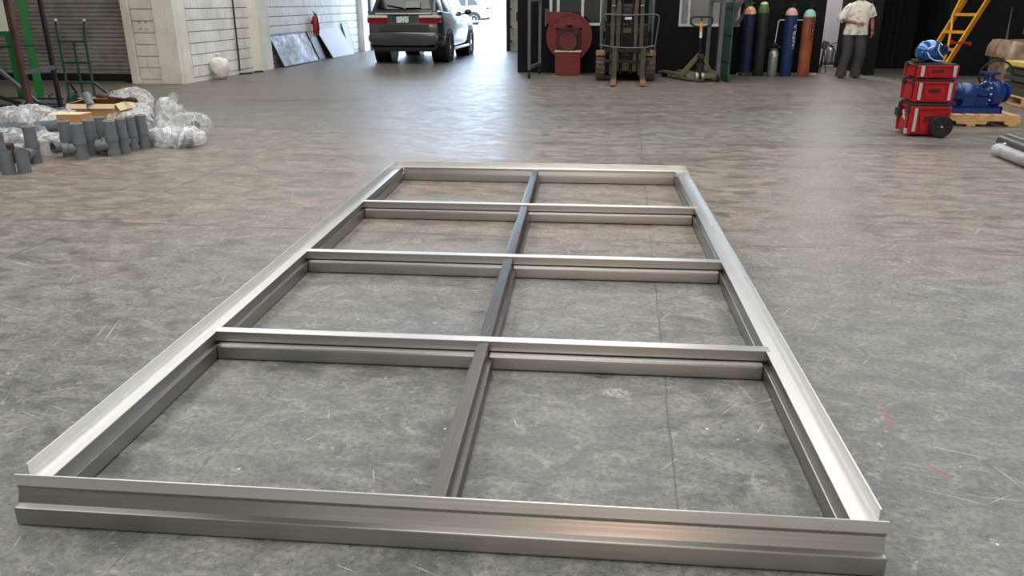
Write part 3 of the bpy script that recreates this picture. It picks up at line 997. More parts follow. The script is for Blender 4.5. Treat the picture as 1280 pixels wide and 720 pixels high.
sk = thing('sack', 'white woven sack tied at the neck leaning against the white block wall', 'sack', (-8.22, 15.72, 0))
sm = MB().lathe([(0, 0), (0.06, 0.0), (0.11, 0.06), (0.15, 0.13), (0.175, 0.20), (0.19, 0.28), (0.185, 0.34), (0.15, 0.385), (0.09, 0.41), (0.05, 0.425), (0.04, 0.44)], (0, 0, 0), (0, 0, 1), 28)
sm.warp(lambda v: v + (nvec(v * 9)) * 0.035 + (nvec(v * 24)) * 0.012 + Vector((-0.1, 0, 0)) * v.z)
sm.warp(lambda v: Vector((v.x, v.y, max(v.z, 0.0))))
sb = sm.build('bag', M_SACK, sk, 60)
MB().lathe([(0.03, 0.42), (0.035, 0.45), (0.055, 0.50), (0.045, 0.515), (0, 0.49)], (-0.045, 0, 0), (0, 0, 1), 14).warp(lambda v: v + (nvec(v * 30)) * 0.03).build('neck', M_SACK, sk)
MB().tube([(-0.045 + 0.045 * math.cos(a), 0.045 * math.sin(a), 0.44) for a in [i * PI / 6 for i in range(12)]], 0.008, 6, True).build('tie', M_WHITE, sk)

pipe = MB().cyl((-8.42, 16.92, 0.06), (-8.42, 16.99, 2.6), 0.018, seg=10).build('conduit_pipe', M_RUST)
tag(pipe, 'thin rusty pipe standing up against the block wall beside the pilaster', 'pipe')
cb_ = MB().tube([(-8.36, 16.75, 0.02), (-8.2, 17.0, 0.02), (-8.28, 17.3, 0.018), (-8.15, 17.5, 0.018)], 0.018).build('cable_scrap', M_BLACK)
tag(cb_, 'short dark cable lying on the floor at the foot of the rusty pipe', 'cable')


def leaning_panel(name, label, y0, y1, h, xb, xt, th, face, rim, shear=0.0, rimw=0.03):
    t = thing(name, label, 'panel')
    zt = math.sqrt(max(h * h - (xb - xt) ** 2, 0.01))
    a, b = Vector((xb, y0, 0.005)), Vector((xt, y0 + shear, zt))
    ang = math.atan2(xb - xt, zt)
    m = MB().span((0, 0, 0), (th, y1 - y0, h), bev=0.003)
    xf = Matrix.Translation((xb, y0, 0.006)) @ Matrix.Rotation(-ang, 4, 'Y')

    def fn(v):
        v = Vector((v.x, v.y + shear * v.z / h, v.z))
        return xf @ v
    m.warp(fn).build('sheet', face, t)
    for (p, q) in (((0, 0, 0), (rimw, rimw, h)), ((0, y1 - y0 - rimw, 0), (rimw, y1 - y0, h)),
                   ((0, 0, h - rimw), (rimw, y1 - y0, h)), ((0, 0, 0), (rimw, y1 - y0, rimw * 0.5))):
        MB().span(p, q).warp(fn).build('rim', rim, t)
    return t


leaning_panel('steel_tray', 'swirl-marked dark steel tray with a raised rim leaning on the block wall', 18.75, 21.15, 0.80, -8.20, -8.43, 0.012, M_SHEET, M_DARKSTEEL, -0.25, 0.035)
leaning_panel('white_panel', 'large bluish white panel leaning on the block wall between steel tray and car', 22.1, 23.95, 0.82, -8.17, -8.42, 0.02, M_BOARDBLUE, M_BOARDBLUE, -0.5, 0.022)
leaning_panel('narrow_panel', 'narrow pale board leaning on the wall behind the large white panel', 24.05, 24.55, 0.90, -8.33, -8.43, 0.012, M_BOARDBLUE, M_STEELGREY, -0.35, 0.016)
dk = leaning_panel('gap_shade', 'dark sheet standing in for the gap shadow beside the large white panel', 21.35, 22.2, 0.62, -8.30, -8.43, 0.02, M_BLACK, M_BLACK, -0.2, 0.02)  # black sheet added to draw the shadow gap beside the white panel

ex = thing('fire_extinguisher', 'red fire extinguisher hanging on the white block wall above the leaning panels', 'extinguisher', (-8.34, 21.45, 0.68))
MB().lathe([(0, 0), (0.085, 0), (0.09, 0.03), (0.09, 0.40), (0.07, 0.45), (0.03, 0.47), (0, 0.47)], seg=20).build('cylinder', M_EXT_RED, ex)
MB().cyl((0, 0, 0.46), (0, 0, 0.53), 0.025, seg=12).bar((0, 0, 0.54), (0.0, -0.11, 0.57), 0.025, 0.02).build('valve', M_BLACK, ex)
MB().tube([(0.03, -0.02, 0.52), (0.08, -0.06, 0.45), (0.10, -0.05, 0.25), (0.10, -0.03, 0.10)], 0.012).build('hose', M_BLACK, ex)
MB().span((-0.11, -0.04, 0.25), (-0.06, 0.04, 0.35)).build('wall_bracket', M_DARKSTEEL, ex)

# ---------------------------------------------------------------- far-left corner: green stand, gantry, column, hand truck
gp = thing('green_column', 'bright green square steel column standing on a base plate before the shutter', 'column', (-9.70, 12.25, 0), 0.5)
MB().span((-0.055, -0.055, 0.012), (0.055, 0.055, 3.2), bev=0.006).build('post', M_GREEN, gp)
MB().span((-0.2, -0.2, 0), (0.2, 0.2, 0.014)).build('base_plate', M_GALV, gp)
for sx in (-1, 1):
    for sy in (-1, 1):
        MB().cyl((sx * 0.15, sy * 0.15, 0.01), (sx * 0.15, sy * 0.15, 0.045), 0.016, seg=6).build('bolt', M_DARKSTEEL, gp)

gb = thing('board_stand', 'cream board on a green steel stand at the left edge', 'stand', (-9.80, 11.95, 0), 0.0)
MB().span((-1.4, -0.02, 1.07), (0.03, 0.0, 2.3)).build('board', M_BOARDWHITE, gb)
MB().span((-1.43, -0.04, 1.0), (0.06, 0.03, 1.07), bev=0.006).build('rail', M_GREEN, gb)
MB().span((-1.43, -0.04, 2.3), (0.06, 0.03, 2.37), bev=0.006).build('rail', M_GREEN, gb)
for x in (-1.36, -0.0):
    MB().bar((x, 0.0, 0.0), (x, 0.0, 1.02), 0.10, 0.07, up=(0, 1, 0), bev=0.006).build('leg', M_GREEN, gb)

ga = thing('gantry_stand', 'black and rusty steel gantry stand with crossbars on a grey plate base', 'stand', (-8.62, 11.0, 0), 0.0)
MB().span((-1.9, 0.0, 0.02), (0.12, 0.75, 0.035)).build('base_plate', M_STEELGREY, ga)
MB().bar((-1.9, -0.62, 0.025), (-0.22, 0.02, 0.025), 0.05, 0.05).bar((-0.22, 0.12, 0.025), (0.14, 0.12, 0.025), 0.05, 0.05).bar(
    (-1.9, 0.75, 0.03), (-0.30, 0.75, 0.03), 0.05, 0.05).build('base_rail', M_BLACK, ga)
MB().bar((-0.15, -0.2, 0.0), (-0.15, -0.2, 3.0), 0.09, 0.08, up=(0, 1, 0), bev=0.006).build('post', M_RUST, ga)
MB().bar((0.13, 0.1, 0.0), (0.13, 0.1, 3.0), 0.055, 0.055, up=(0, 1, 0), bev=0.004).build('post', M_BLACK, ga)
MB().cyl((-0.9, -0.3, 0.88), (-0.13, -0.2, 0.90), 0.013, seg=8).cyl((-0.13, -0.2, 0.92), (0.13, 0.1, 0.90), 0.013, seg=8).build('thin_rod', M_BLACK, ga)
MB().bar((-0.12, -0.2, 0.53), (0.16, 0.1, 0.59), 0.03, 0.06).build('cross_strap', M_STEELGREY, ga)
MB().bar((-1.1, 0.35, 0.62), (-0.35, 0.25, 0.04), 0.05, 0.05).build('brace', M_STEELGREY, ga)
MB().bar((-0.95, -0.02, 0.20), (-0.55, 0.12, 0.04), 0.05, 0.05).build('brace', M_BLACK, ga)

ht = thing('hand_truck', 'dark green two-wheeled hand truck standing behind the cardboard boxes', 'hand truck', (-7.74, 10.6, 0))
for s, rx, gx in ((-1, (-0.215, -0.228, -0.212, -0.190, -0.172), -0.172), (1, (0.19, 0.18, 0.19, 0.225, 0.262), 0.262)):
    MB().tube([(rx[0], 0.02, 0.05), (rx[1], 0.04, 0.55), (rx[2], 0.03, 0.98), (rx[3], -0.01, 1.10), (rx[4], -0.02, 1.27)], 0.018).build('side_rail', M_DKGREEN, ht)
    MB().cyl((gx, -0.02, 1.255), (gx, -0.02, 1.285), 0.021, seg=12).build('grip_cap', M_LATCH, ht)
    MB().tube([(s * 0.19, 0.04, 0.42), (s * 0.24, 0.22, 0.26), (s * 0.24, 0.22, 0.16)], 0.018).build('wheel_strut', M_DKGREEN, ht)
    w = MB().lathe([(0.05, -0.03), (0.11, -0.035), (0.13, -0.015), (0.13, 0.015), (0.11, 0.035), (0.05, 0.03)], (0, 0, 0), (1, 0, 0), 24, True)
    w.cyl((-0.02, 0, 0), (0.02, 0, 0), 0.055, seg=16)
    w = w.build('wheel', M_DKGREEN, ht)
    w.location = (s * 0.25, 0.14, 0.13)
for z in (0.98, 0.69, 0.41):
    MB().bar((-0.20, 0.035, z), (0.20, 0.035, z), 0.03, 0.03).build('crossbar', M_DKGREEN, ht)
MB().bar((0.0, 0.035, 0.05), (0.0, 0.035, 0.98), 0.022, 0.022, up=(0, 1, 0)).build('centre_bar', M_DKGREEN, ht)
MB().cyl((-0.28, 0.14, 0.13), (0.28, 0.14, 0.13), 0.013, seg=10).build('axle', M_BLACK, ht)
MB().span((-0.22, -0.2, 0.004), (0.22, 0.05, 0.014)).build('toe_plate', M_DKGREEN, ht)


# ---------------------------------------------------------------- pipe fittings on the floor
def make_tee(label, loc, rz, scale=1.0, h=0.36):
    t = thing('pipe_tee', label, 'pipe fitting', loc, rz, 'grey pipe tees standing on the floor')
    r = 0.056
    MB().lathe([(r * 0.86, 0.0), (r * 1.14, 0.0), (r * 1.14, 0.055), (r, 0.057), (r, 0.148), (r * 1.14, 0.150), (r * 1.14, 0.208), (r * 1.02, 0.210),
                (r * 0.86, 0.210)], seg=26, closed=True).build('body', M_PVC, t, 25)
    MB().lathe([(r * 0.84, 0.205), (r * 1.02, 0.205), (r * 1.02, h), (r * 0.86, h)], seg=26, closed=True).build('upper_pipe', M_PVC, t, 25)
    MB().ring((0, 0, h - 0.004), (0, 0, h + 0.0015), r * 1.03, r * 0.85, 26).build('rim_highlight', M_LATCH, t, 25)  # pale ring paints the highlight along the pipe rim
    MB().cyl((0, 0, h - 0.06), (0, 0, h - 0.055), r * 0.86, seg=22).build('bore_shade', M_BORESHADE, t)  # dark disc paints the shade down the hollow pipe
    br = MB().ring((0.03, 0, 0.108), (0.135, 0, 0.108), r * 0.92, r * 0.76, 26)
    br.ring((0.10, 0, 0.108), (0.155, 0, 0.108), r * 1.06, r * 0.80, 26)
    b = br.build('branch', M_PVC, t)
    MB().cyl((0.11, 0, 0.108), (0.114, 0, 0.108), r * 0.79, seg=22).build('bore_shade', M_BORESHADE, b)
    return t


tee0 = None
for (x, y, az, lab) in (
        (-5.43, 7.27, 200, 'grey pipe tee with its branch pointing left, front one of the middle three'),
        (-5.46, 7.50, 20, 'grey pipe tee standing second in the middle row of three'),
        (-5.50, 7.72, 330, 'grey pipe tee standing third and farthest back in the middle row'),
        (-5.215, 7.48, 195, 'grey pipe tee with branch pointing left, nearest in the right-hand row'),
        (-5.21, 7.65, 100, 'grey pipe tee second from the front in the right-hand row'),
        (-5.20, 7.80, 100, 'grey pipe tee third from the front in the right-hand row'),
        (-5.15, 7.93, 90, 'grey pipe tee at the far end of the right-hand row beside the plastic bag'),
        (-5.665, 7.40, 245, 'grey pipe tee with a gaping branch beside the white bucket'),
        (-5.77, 7.03, 280, 'grey pipe tee with open branch facing the camera behind the two short pipe stubs'),
        (-5.82, 6.66, 120, 'grey pipe tee at the left picture edge behind the short pipe stubs')):
    a = math.radians(az)
    if tee0 is None:
        tee0 = make_tee(lab, (x, y, 0), a)
    else:
        copy_tree(tee0, (x, y, 0), a, lab)
for (x, y, lab) in ((-5.63, 6.50, 'short grey pipe stub standing nearest the left picture edge'), (-5.53, 6.58, 'short grey pipe stub standing right beside the other stub')):
    t = thing('pipe_stub', lab, 'pipe fitting', (x, y, 0), 0, 'short grey pipe stubs')
    MB().ring((0, 0, 0), (0, 0, 0.212), 0.056, 0.049, 28).build('sleeve', M_PVC, t)
    MB().cyl((0, 0, 0.15), (0, 0, 0.155), 0.0495, seg=22).build('bore_shade', M_BORESHADE, t)


def lying_pipe(label, a, b, r, mt=M_PVC, cat='pipe', hub=True):
    t = thing('grey_pipe', label, cat, a)
    d = Vector(b) - Vector(a)
    MB().ring((0, 0, 0), d, r, r * 0.85, 24).build('sleeve', mt, t)
    if hub:
        u = d.normalized()
        MB().ring(d - u * 0.06, d + u * 0.004, r * 1.14, r * 0.84, 24).build('socket', mt, t)
    MB().cyl(d * 0.9, d * 0.91, r * 0.855, seg=20).build('bore_shade', M_BORESHADE, t)
    return t


lying_pipe('grey pipe lying on the plastic heap with open socket facing right', (-6.75, 7.75, 0.19), (-6.03, 7.85, 0.245), 0.06)
lying_pipe('thick grey pipe lying behind the upright open tee at left', (-6.55, 7.05, 0.085), (-5.98, 7.28, 0.085), 0.08)
lying_pipe('small grey pipe lying between the middle and right-hand tees', (-5.44, 8.05, 0.062), (-5.14, 8.10, 0.062), 0.045)
lying_pipe('grey pipe propped at the left picture edge on the plastic heap', (-6.75, 6.95, 0.12), (-6.42, 7.15, 0.33), 0.06, hub=False)
lying_pipe('grey pipe offcut lying tilted on the big cardboard box', (-6.62, 9.15, 0.415), (-6.42, 8.93, 0.30), 0.05, hub=False)

# buckets, paper, boxes
bk = thing('bucket', 'small white bucket with dark print beside the open tee', 'bucket', (-5.93, 7.42, 0))
MB().lathe([(0, 0.0), (0.075, 0.0), (0.088, 0.145), (0.093, 0.145), (0.093, 0.165), (0.082, 0.165), (0.07, 0.02), (0, 0.02)], seg=26).build('tub', M_BUCKET, bk)
MB().tube([(0.09 * math.cos(a), 0.09 * math.sin(a) - 0.02, 0.15 - 0.06 * math.sin(a * 1.0)) for a in [PI + i * PI / 10 for i in range(11)]], 0.004, 6).build('handle', M_GALV, bk)
lp = MB().lathe([(0, 0.04), (0.05, 0.0), (0.10, 0.02), (0.13, 0.08), (0.06, 0.13), (0, 0.12)], seg=20)
lp.warp(lambda v: Vector((v.x, v.y, max(0.002, v.z))) + (nvec(v * 20)) * 0.012)
lp.warp(lambda v: Vector((v.x, v.y, max(0.002, v.z))))
o = lp.build('plastic_wad', M_FILM)
o.location = (-6.15, 7.35, 0)
tag(o, 'crumpled clear plastic wad left of the white bucket', 'plastic')
o = MB().span((-0.08, -0.07, 0), (0.08, 0.07, 0.20), bev=0.02).build('brown_packet', M_BROWNBOX)
o.location = (-6.02, 6.95, 0.0)
o.rotation_euler = (0, 0, 0.4)
tag(o, 'dark reddish brown packet standing behind the short pipe stubs', 'packet')
o = MB().span((-0.07, -0.004, 0), (0.07, 0.004, 0.16)).build('paper_sheet', M_PAPER)
o.location = (-6.06, 7.16, 0)
o.rotation_euler = (-0.15, 0, 0.3)
tag(o, 'small white sheet of paper propped beside the brown packet', 'paper')


def carton(name, label, loc, rz, sx, sy, sz, flaps):
    t = thing(name, label, 'box', loc, rz)
    th = 0.006
    m = MB().span((-sx / 2, -sy / 2, 0), (sx / 2, sy / 2, th))
    m.span((-sx / 2, -sy / 2, 0), (sx / 2, -sy / 2 + th, sz)).span((-sx / 2, sy / 2 - th, 0), (sx / 2, sy / 2, sz))
    m.span((-sx / 2, -sy / 2, 0), (-sx / 2 + th, sy / 2, sz)).span((sx / 2 - th, -sy / 2, 0), (sx / 2, sy / 2, sz))
    m.build('carton_body', M_CARD, t)
    for (dx, dy, L, ang) in flaps:
        p = Vector((dx * sx / 2, dy * sy / 2, sz))
        out = Vector((dx, dy, 0))
        e = p + (out * math.cos(ang) + Vector((0, 0, 1)) * math.sin(ang)) * L
        wid = sy if dx else sx
        MB().bar(p, e, th, wid, up=Vector((0, 1, 0)) if dx else Vector((1, 0, 0))).build('flap', M_CARDIN, t)
    return t


carton('cardboard_box', 'large open brown cardboard box in front of the hand truck', (-6.46, 9.15, 0), 0.12, 0.60, 0.42, 0.335,
       ((0, 1, 0.15, 2.9), (0, -1, 0.06, -1.2), (-1, 0, 0.16, 2.9), (1, 0, 0.10, -1.0)))
carton('cardboard_box', 'smaller cardboard box with pale closed lid left of the large box', (-5.99, 8.02, 0), 0.15, 0.26, 0.26, 0.345,
       ((0, 1, 0.26, PI - 0.03), (-1, 0, 0.10, 0.1)))
o = MB().bar((-0.28, 0, 0.04), (0.24, -0.05, 0.0), 0.035, 0.03).ell((-0.24, 0, 0.045), (0.09, 0.05, 0.035), 2).ell((0.16, -0.04, 0.02), (0.08, 0.03, 0.03), 2).build('strap_bundle', M_RUST)
o.location = (-6.24, 9.26, 0.345)
o.rotation_euler = (0, 0.02, 0.05)
tag(o, 'dark brown strap bundle lying on top of the large cardboard box', 'strap')


def plastic_bag(label, loc, lobes, seed, fittings):
    t = thing('plastic_bag', label, 'bag', loc, 0, 'clear plastic bags of pipe fittings')
    m = MB()
    for i, (c, r) in enumerate(lobes):
        q = lumpy(c, r, 5, min(r) * 0.42, 0.62 / min(r), seed + i, ridge=True)
        tmp = bpy.data.meshes.new('tmp')
        q.bm.to_mesh(tmp)
        q.bm.free()
        m.bm.from_mesh(tmp)
        bpy.data.meshes.remove(tmp)
    m.build('film', M_FILM, t, 70)
    rnd = random.Random(seed)
    for c, r in lobes[:2]:
        for q in range(3):
            az = rnd.uniform(-PI, PI)
            el = rnd.uniform(0.3, 1.2)
            d = Vector((math.cos(az) * math.cos(el), math.sin(az) * math.cos(el), math.sin(el)))
            sd = d.cross(Vector((rnd.uniform(-1, 1), rnd.uniform(-1, 1), 0.4))).normalized()
            o_ = Vector(c) + Vector((d.x * r[0], d.y * r[1], d.z * r[2])) * 0.8
            Lf, Wf = rnd.uniform(0.10, 0.17), rnd.uniform(0.12, 0.2)
            fm = MB()
            gr = []
            for a_ in range(8):
                row = []
                for b_ in range(6):
                    u, v = a_ / 7, b_ / 5 - 0.5
                    p = o_ + d * Lf * u + sd * Wf * v * (1 - 0.75 * u)
                    p += (nvec(p * 16 + Vector((q * 3, seed, 0)))) * 0.035
                    p.z = max(p.z, 0.006)
                    row.append(fm.bm.verts.new(p))
                gr.append(row)
            for a_ in range(7):
                for b_ in range(5):
                    fm.bm.faces.new((gr[a_][b_], gr[a_ + 1][b_], gr[a_ + 1][b_ + 1], gr[a_][b_ + 1]))
            fm.build('film_fold', M_FILM, t, 60)
    for i, (a, b, r, lab) in enumerate(fittings):
        p = thing('pipe_fitting', lab, 'pipe fitting', Vector(loc) + Vector(a))
        d = Vector(b) - Vector(a)
        MB().ring((0, 0, 0), d, r, r * 0.82, 20).build('sleeve', M_PVC, p)
        MB().ring(d * 0.7, d * 1.02, r * 1.15, r * 0.82, 20).build('socket', M_PVC, p)
    return t


plastic_bag('clear plastic bag of grey fittings heaped at far left below the gantry', (-6.78, 8.35, 0),
            [((-0.30, 0.0, 0.16), (0.30, 0.22, 0.20)), ((0.12, 0.05, 0.17), (0.32, 0.22, 0.20)), ((0.42, 0.0, 0.14), (0.26, 0.20, 0.17))], 1,
            [((-0.42, -0.1, 0.12), (-0.15, -0.14, 0.16), 0.055, 'grey fitting showing in the left part of the far-left plastic heap'),
             ((0.0, -0.1, 0.14), (0.26, -0.12, 0.10), 0.055, 'grey fitting in the middle of the far-left plastic heap'),
             ((0.36, -0.08, 0.10), (0.56, -0.1, 0.14), 0.055, 'grey fitting in the right part of the far-left plastic heap')])
plastic_bag('shiny clear bag lying low between heap and upright tees at left', (-6.22, 7.65, 0),
            [((-0.25, 0.0, 0.10), (0.30, 0.20, 0.13)), ((0.14, 0.02, 0.09), (0.22, 0.16, 0.11))], 5,
            [((-0.2, -0.05, 0.07), (0.1, -0.08, 0.07), 0.05, 'grey fitting inside the low shiny bag')])
plastic_bag('white-labelled clear bag at the left picture edge', (-6.55, 7.05, 0),
            [((-0.1, 0.0, 0.15), (0.24, 0.18, 0.17))], 9, [])
plastic_bag('round clear bag standing behind the large cardboard box', (-6.50, 9.85, 0),
            [((0.0, 0.0, 0.19), (0.27, 0.22, 0.24)), ((0.13, -0.08, 0.10), (0.20, 0.16, 0.13))], 12,
            [((-0.1, -0.08, 0.12), (0.14, -0.08, 0.16), 0.06, 'grey fitting inside the round bag behind the box'),
             ((0.12, -0.1, 0.05), (0.24, 0.04, 0.07), 0.05, 'grey fitting at the foot of the round bag')])
plastic_bag('clear bag lying right of the large box behind the tee row', (-5.66, 8.55, 0),
            [((0.0, 0.0, 0.14), (0.24, 0.20, 0.19))], 14,
            [((-0.12, -0.08, 0.16), (0.1, -0.1, 0.20), 0.055, 'dark grey fitting poking up right of the large box'),
             ((-0.05, 0.0, 0.06), (0.15, -0.05, 0.06), 0.055, 'grey fitting low in the bag right of the large box')])
plastic_bag('tall crumpled clear bag upright at the right of the fittings', (-5.05, 8.45, 0),
            [((-0.10, 0.0, 0.25), (0.13, 0.15, 0.24)), ((0.16, 0.02, 0.19), (0.22, 0.16, 0.15)), ((-0.06, -0.02, 0.10), (0.24, 0.18, 0.12))], 17,
            [((-0.06, -0.1, 0.12), (0.1, -0.12, 0.10), 0.055, 'grey fitting inside the tall crumpled bag'),
             ((0.16, -0.02, 0.17), (0.28, -0.08, 0.19), 0.045, 'grey fitting near the top of the tall crumpled bag')])
plastic_bag('shiny clear bag lying flat at the right end of the fittings', (-4.88, 8.12, 0),
            [((-0.06, 0.0, 0.09), (0.30, 0.20, 0.12)), ((0.12, 0.0, 0.08), (0.22, 0.17, 0.11))], 23,
            [((0.0, -0.06, 0.055), (0.2, -0.04, 0.055), 0.05, 'grey fitting inside the flat bag at the right end')])


# ---------------------------------------------------------------- things before the black partition
rk = thing('rolling_rack', 'dark grey steel rack on castors at the left end of the black partition', 'rack', (-1.93, 16.55, 0), 0.0)
P0, P1 = Vector((0, 0, 0)), Vector((0.10, 1.15, 0))
for p in (P0, P1):
    MB().bar(p + Vector((0, 0, 0.17)), p + Vector((0, 0, 2.2)), 0.06, 0.06, up=(0, 1, 0), bev=0.005).build('post', M_STEELGREY, rk)
    cs = MB().bar(p + Vector((-0.025, 0, 0.05)), p + Vector((-0.025, 0, 0.17)), 0.05, 0.008, up=(1, 0, 0))
    cs.bar(p + Vector((0.025, 0, 0.05)), p + Vector((0.025, 0, 0.17)), 0.05, 0.008, up=(1, 0, 0)).span(p + Vector((-0.03, -0.03, 0.155)), p + Vector((0.03, 0.03, 0.18)))
    cs = cs.build('castor', M_BLACK, rk)
    MB().lathe([(0.0, -0.017), (0.052, -0.017), (0.058, -0.008), (0.058, 0.008), (0.052, 0.017), (0, 0.017)], p + Vector((0, 0, 0.058)), (1, 0, 0), 20).build('wheel', M_RUBBER, cs)
MB().bar(P0 + Vector((0, 0, 0.22)), P1 + Vector((0, 0, 0.22)), 0.05, 0.06, bev=0.004).build('base_rail', M_GALV, rk)
MB().bar(P0 + Vector((0, 0, 1.53)), P1 + Vector((0, 0, 1.53)), 0.05, 0.07, bev=0.004).build('top_rail', M_STEELGREY, rk)
MB().bar(P0 + Vector((0, 0, 2.17)), P1 + Vector((0, 0, 2.17)), 0.05, 0.06, bev=0.004).build('top_rail', M_STEELGREY, rk)

bl = thing('centrifugal_blower', 'red centrifugal blower with motor on a red pedestal before the black partition', 'blower', (-1.19, 17.25, 0))
MB().span((-0.27, 0.0, 0.0), (0.27, 0.42, 0.49), bev=0.008).build('pedestal', M_RED, bl)
MB().span((-0.285, -0.015, 0.49), (0.285, 0.43, 0.515), bev=0.004).build('motor_shelf', M_LATCH, bl)
CZ = 0.80
sp = []
for i in range(49):
    a = -PI / 2 - 0.9 + i / 48 * (2 * PI - 0.65)
    r = 0.44 + 0.055 * i / 48
    sp.append((r * math.cos(a), CZ + r * math.sin(a)))
sc_ = [(0.47 * math.cos(a), CZ - 0.02 + 0.47 * math.sin(a)) for a in [PI / 2 + 0.0 - i * PI * 2 / 56 for i in range(57)]]
cs = MB()
cs.prism([(0.485 * math.cos(2 * PI * i / 56), CZ - 0.01 + 0.475 * math.sin(2 * PI * i / 56)) for i in range(56)], 'y', 0.30, 0.62)
cs.prism([(-0.50, 1.05), (-0.50, 1.29), (0.0, 1.285), (0.12, 1.25), (0.2, 1.0), (-0.2, 1.05)], 'y', 0.304, 0.616)
cs.build('scroll_casing', M_RED, bl)
MB().ring((0, 0.285, CZ - 0.01), (0, 0.305, CZ - 0.01), 0.49, 0.44, 56).build('casing_rim', M_RED, bl)
MB().span((-0.515, 0.26, 1.0), (-0.49, 0.66, 1.35), bev=0.003).build('outlet_flange', M_STEELGREY, bl)
fr = MB()
for a, b in (((-0.27, 0.26, 0.515), (-0.23, 0.31, 0.97)), ((0.23, 0.26, 0.515), (0.27, 0.31, 0.97)), ((-0.27, 0.26, 0.93), (0.27, 0.31, 0.97))):
    fr.span(a, b)
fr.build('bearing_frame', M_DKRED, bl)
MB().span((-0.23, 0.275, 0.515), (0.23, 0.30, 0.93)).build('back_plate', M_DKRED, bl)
mo = MB().cyl((0, -0.0, 0.70), (0, 0.28, 0.70), 0.155, seg=32)
for i in range(16):
    a = 2 * PI * i / 16
    mo.bar((0.155 * math.cos(a), 0.04, 0.70 + 0.155 * math.sin(a)), (0.155 * math.cos(a), 0.25, 0.70 + 0.155 * math.sin(a)), 0.012, 0.02, up=(math.cos(a), 0, math.sin(a)))
mo.bar((-0.13, 0.14, 0.515), (-0.08, 0.14, 0.66), 0.03, 0.2, up=(0, 1, 0)).bar((0.13, 0.14, 0.515), (0.08, 0.14, 0.66), 0.03, 0.2, up=(0, 1, 0))
mo = mo.build('motor', M_RED, bl)
MB().ring((0, -0.02, 0.70), (0, 0.01, 0.70), 0.185, 0.155, 32).build('guard_ring', M_RUST, mo)
MB().cyl((0, -0.03, 0.70), (0, 0.0, 0.70), 0.045, seg=16).build('hub', M_RED, mo)
MB().span((0.12, 0.02, 0.82), (0.20, 0.20, 0.93), bev=0.006).build('junction_box', M_DKRED, bl)
MB().ell((0.0, 0.27, 1.03), (0.08, 0.03, 0.05), 2).bar((-0.07, 0.27, 1.01), (0.07, 0.27, 1.01), 0.02, 0.03).build('lifting_lug', M_DKRED, bl)
nb = MB()
for i in range(14):
    a = 2 * PI * i / 14
    nb.cyl((0.41 * math.cos(a), 0.29, CZ + 0.40 * math.sin(a)), (0.41 * math.cos(a), 0.30, CZ + 0.40 * math.sin(a)), 0.014, seg=6)
nb.build('casing_bolts', M_DKRED, bl)
MB().bar((0.28, 0.0, 0.38), (0.34, -0.01, 0.46), 0.012, 0.012).build('lever', M_YELBOX, bl)
for s in (-1, 1):
    MB().span((s * 0.24, -0.03, 0), (s * 0.33, 0.10, 0.02)).build('foot', M_GALV, bl)

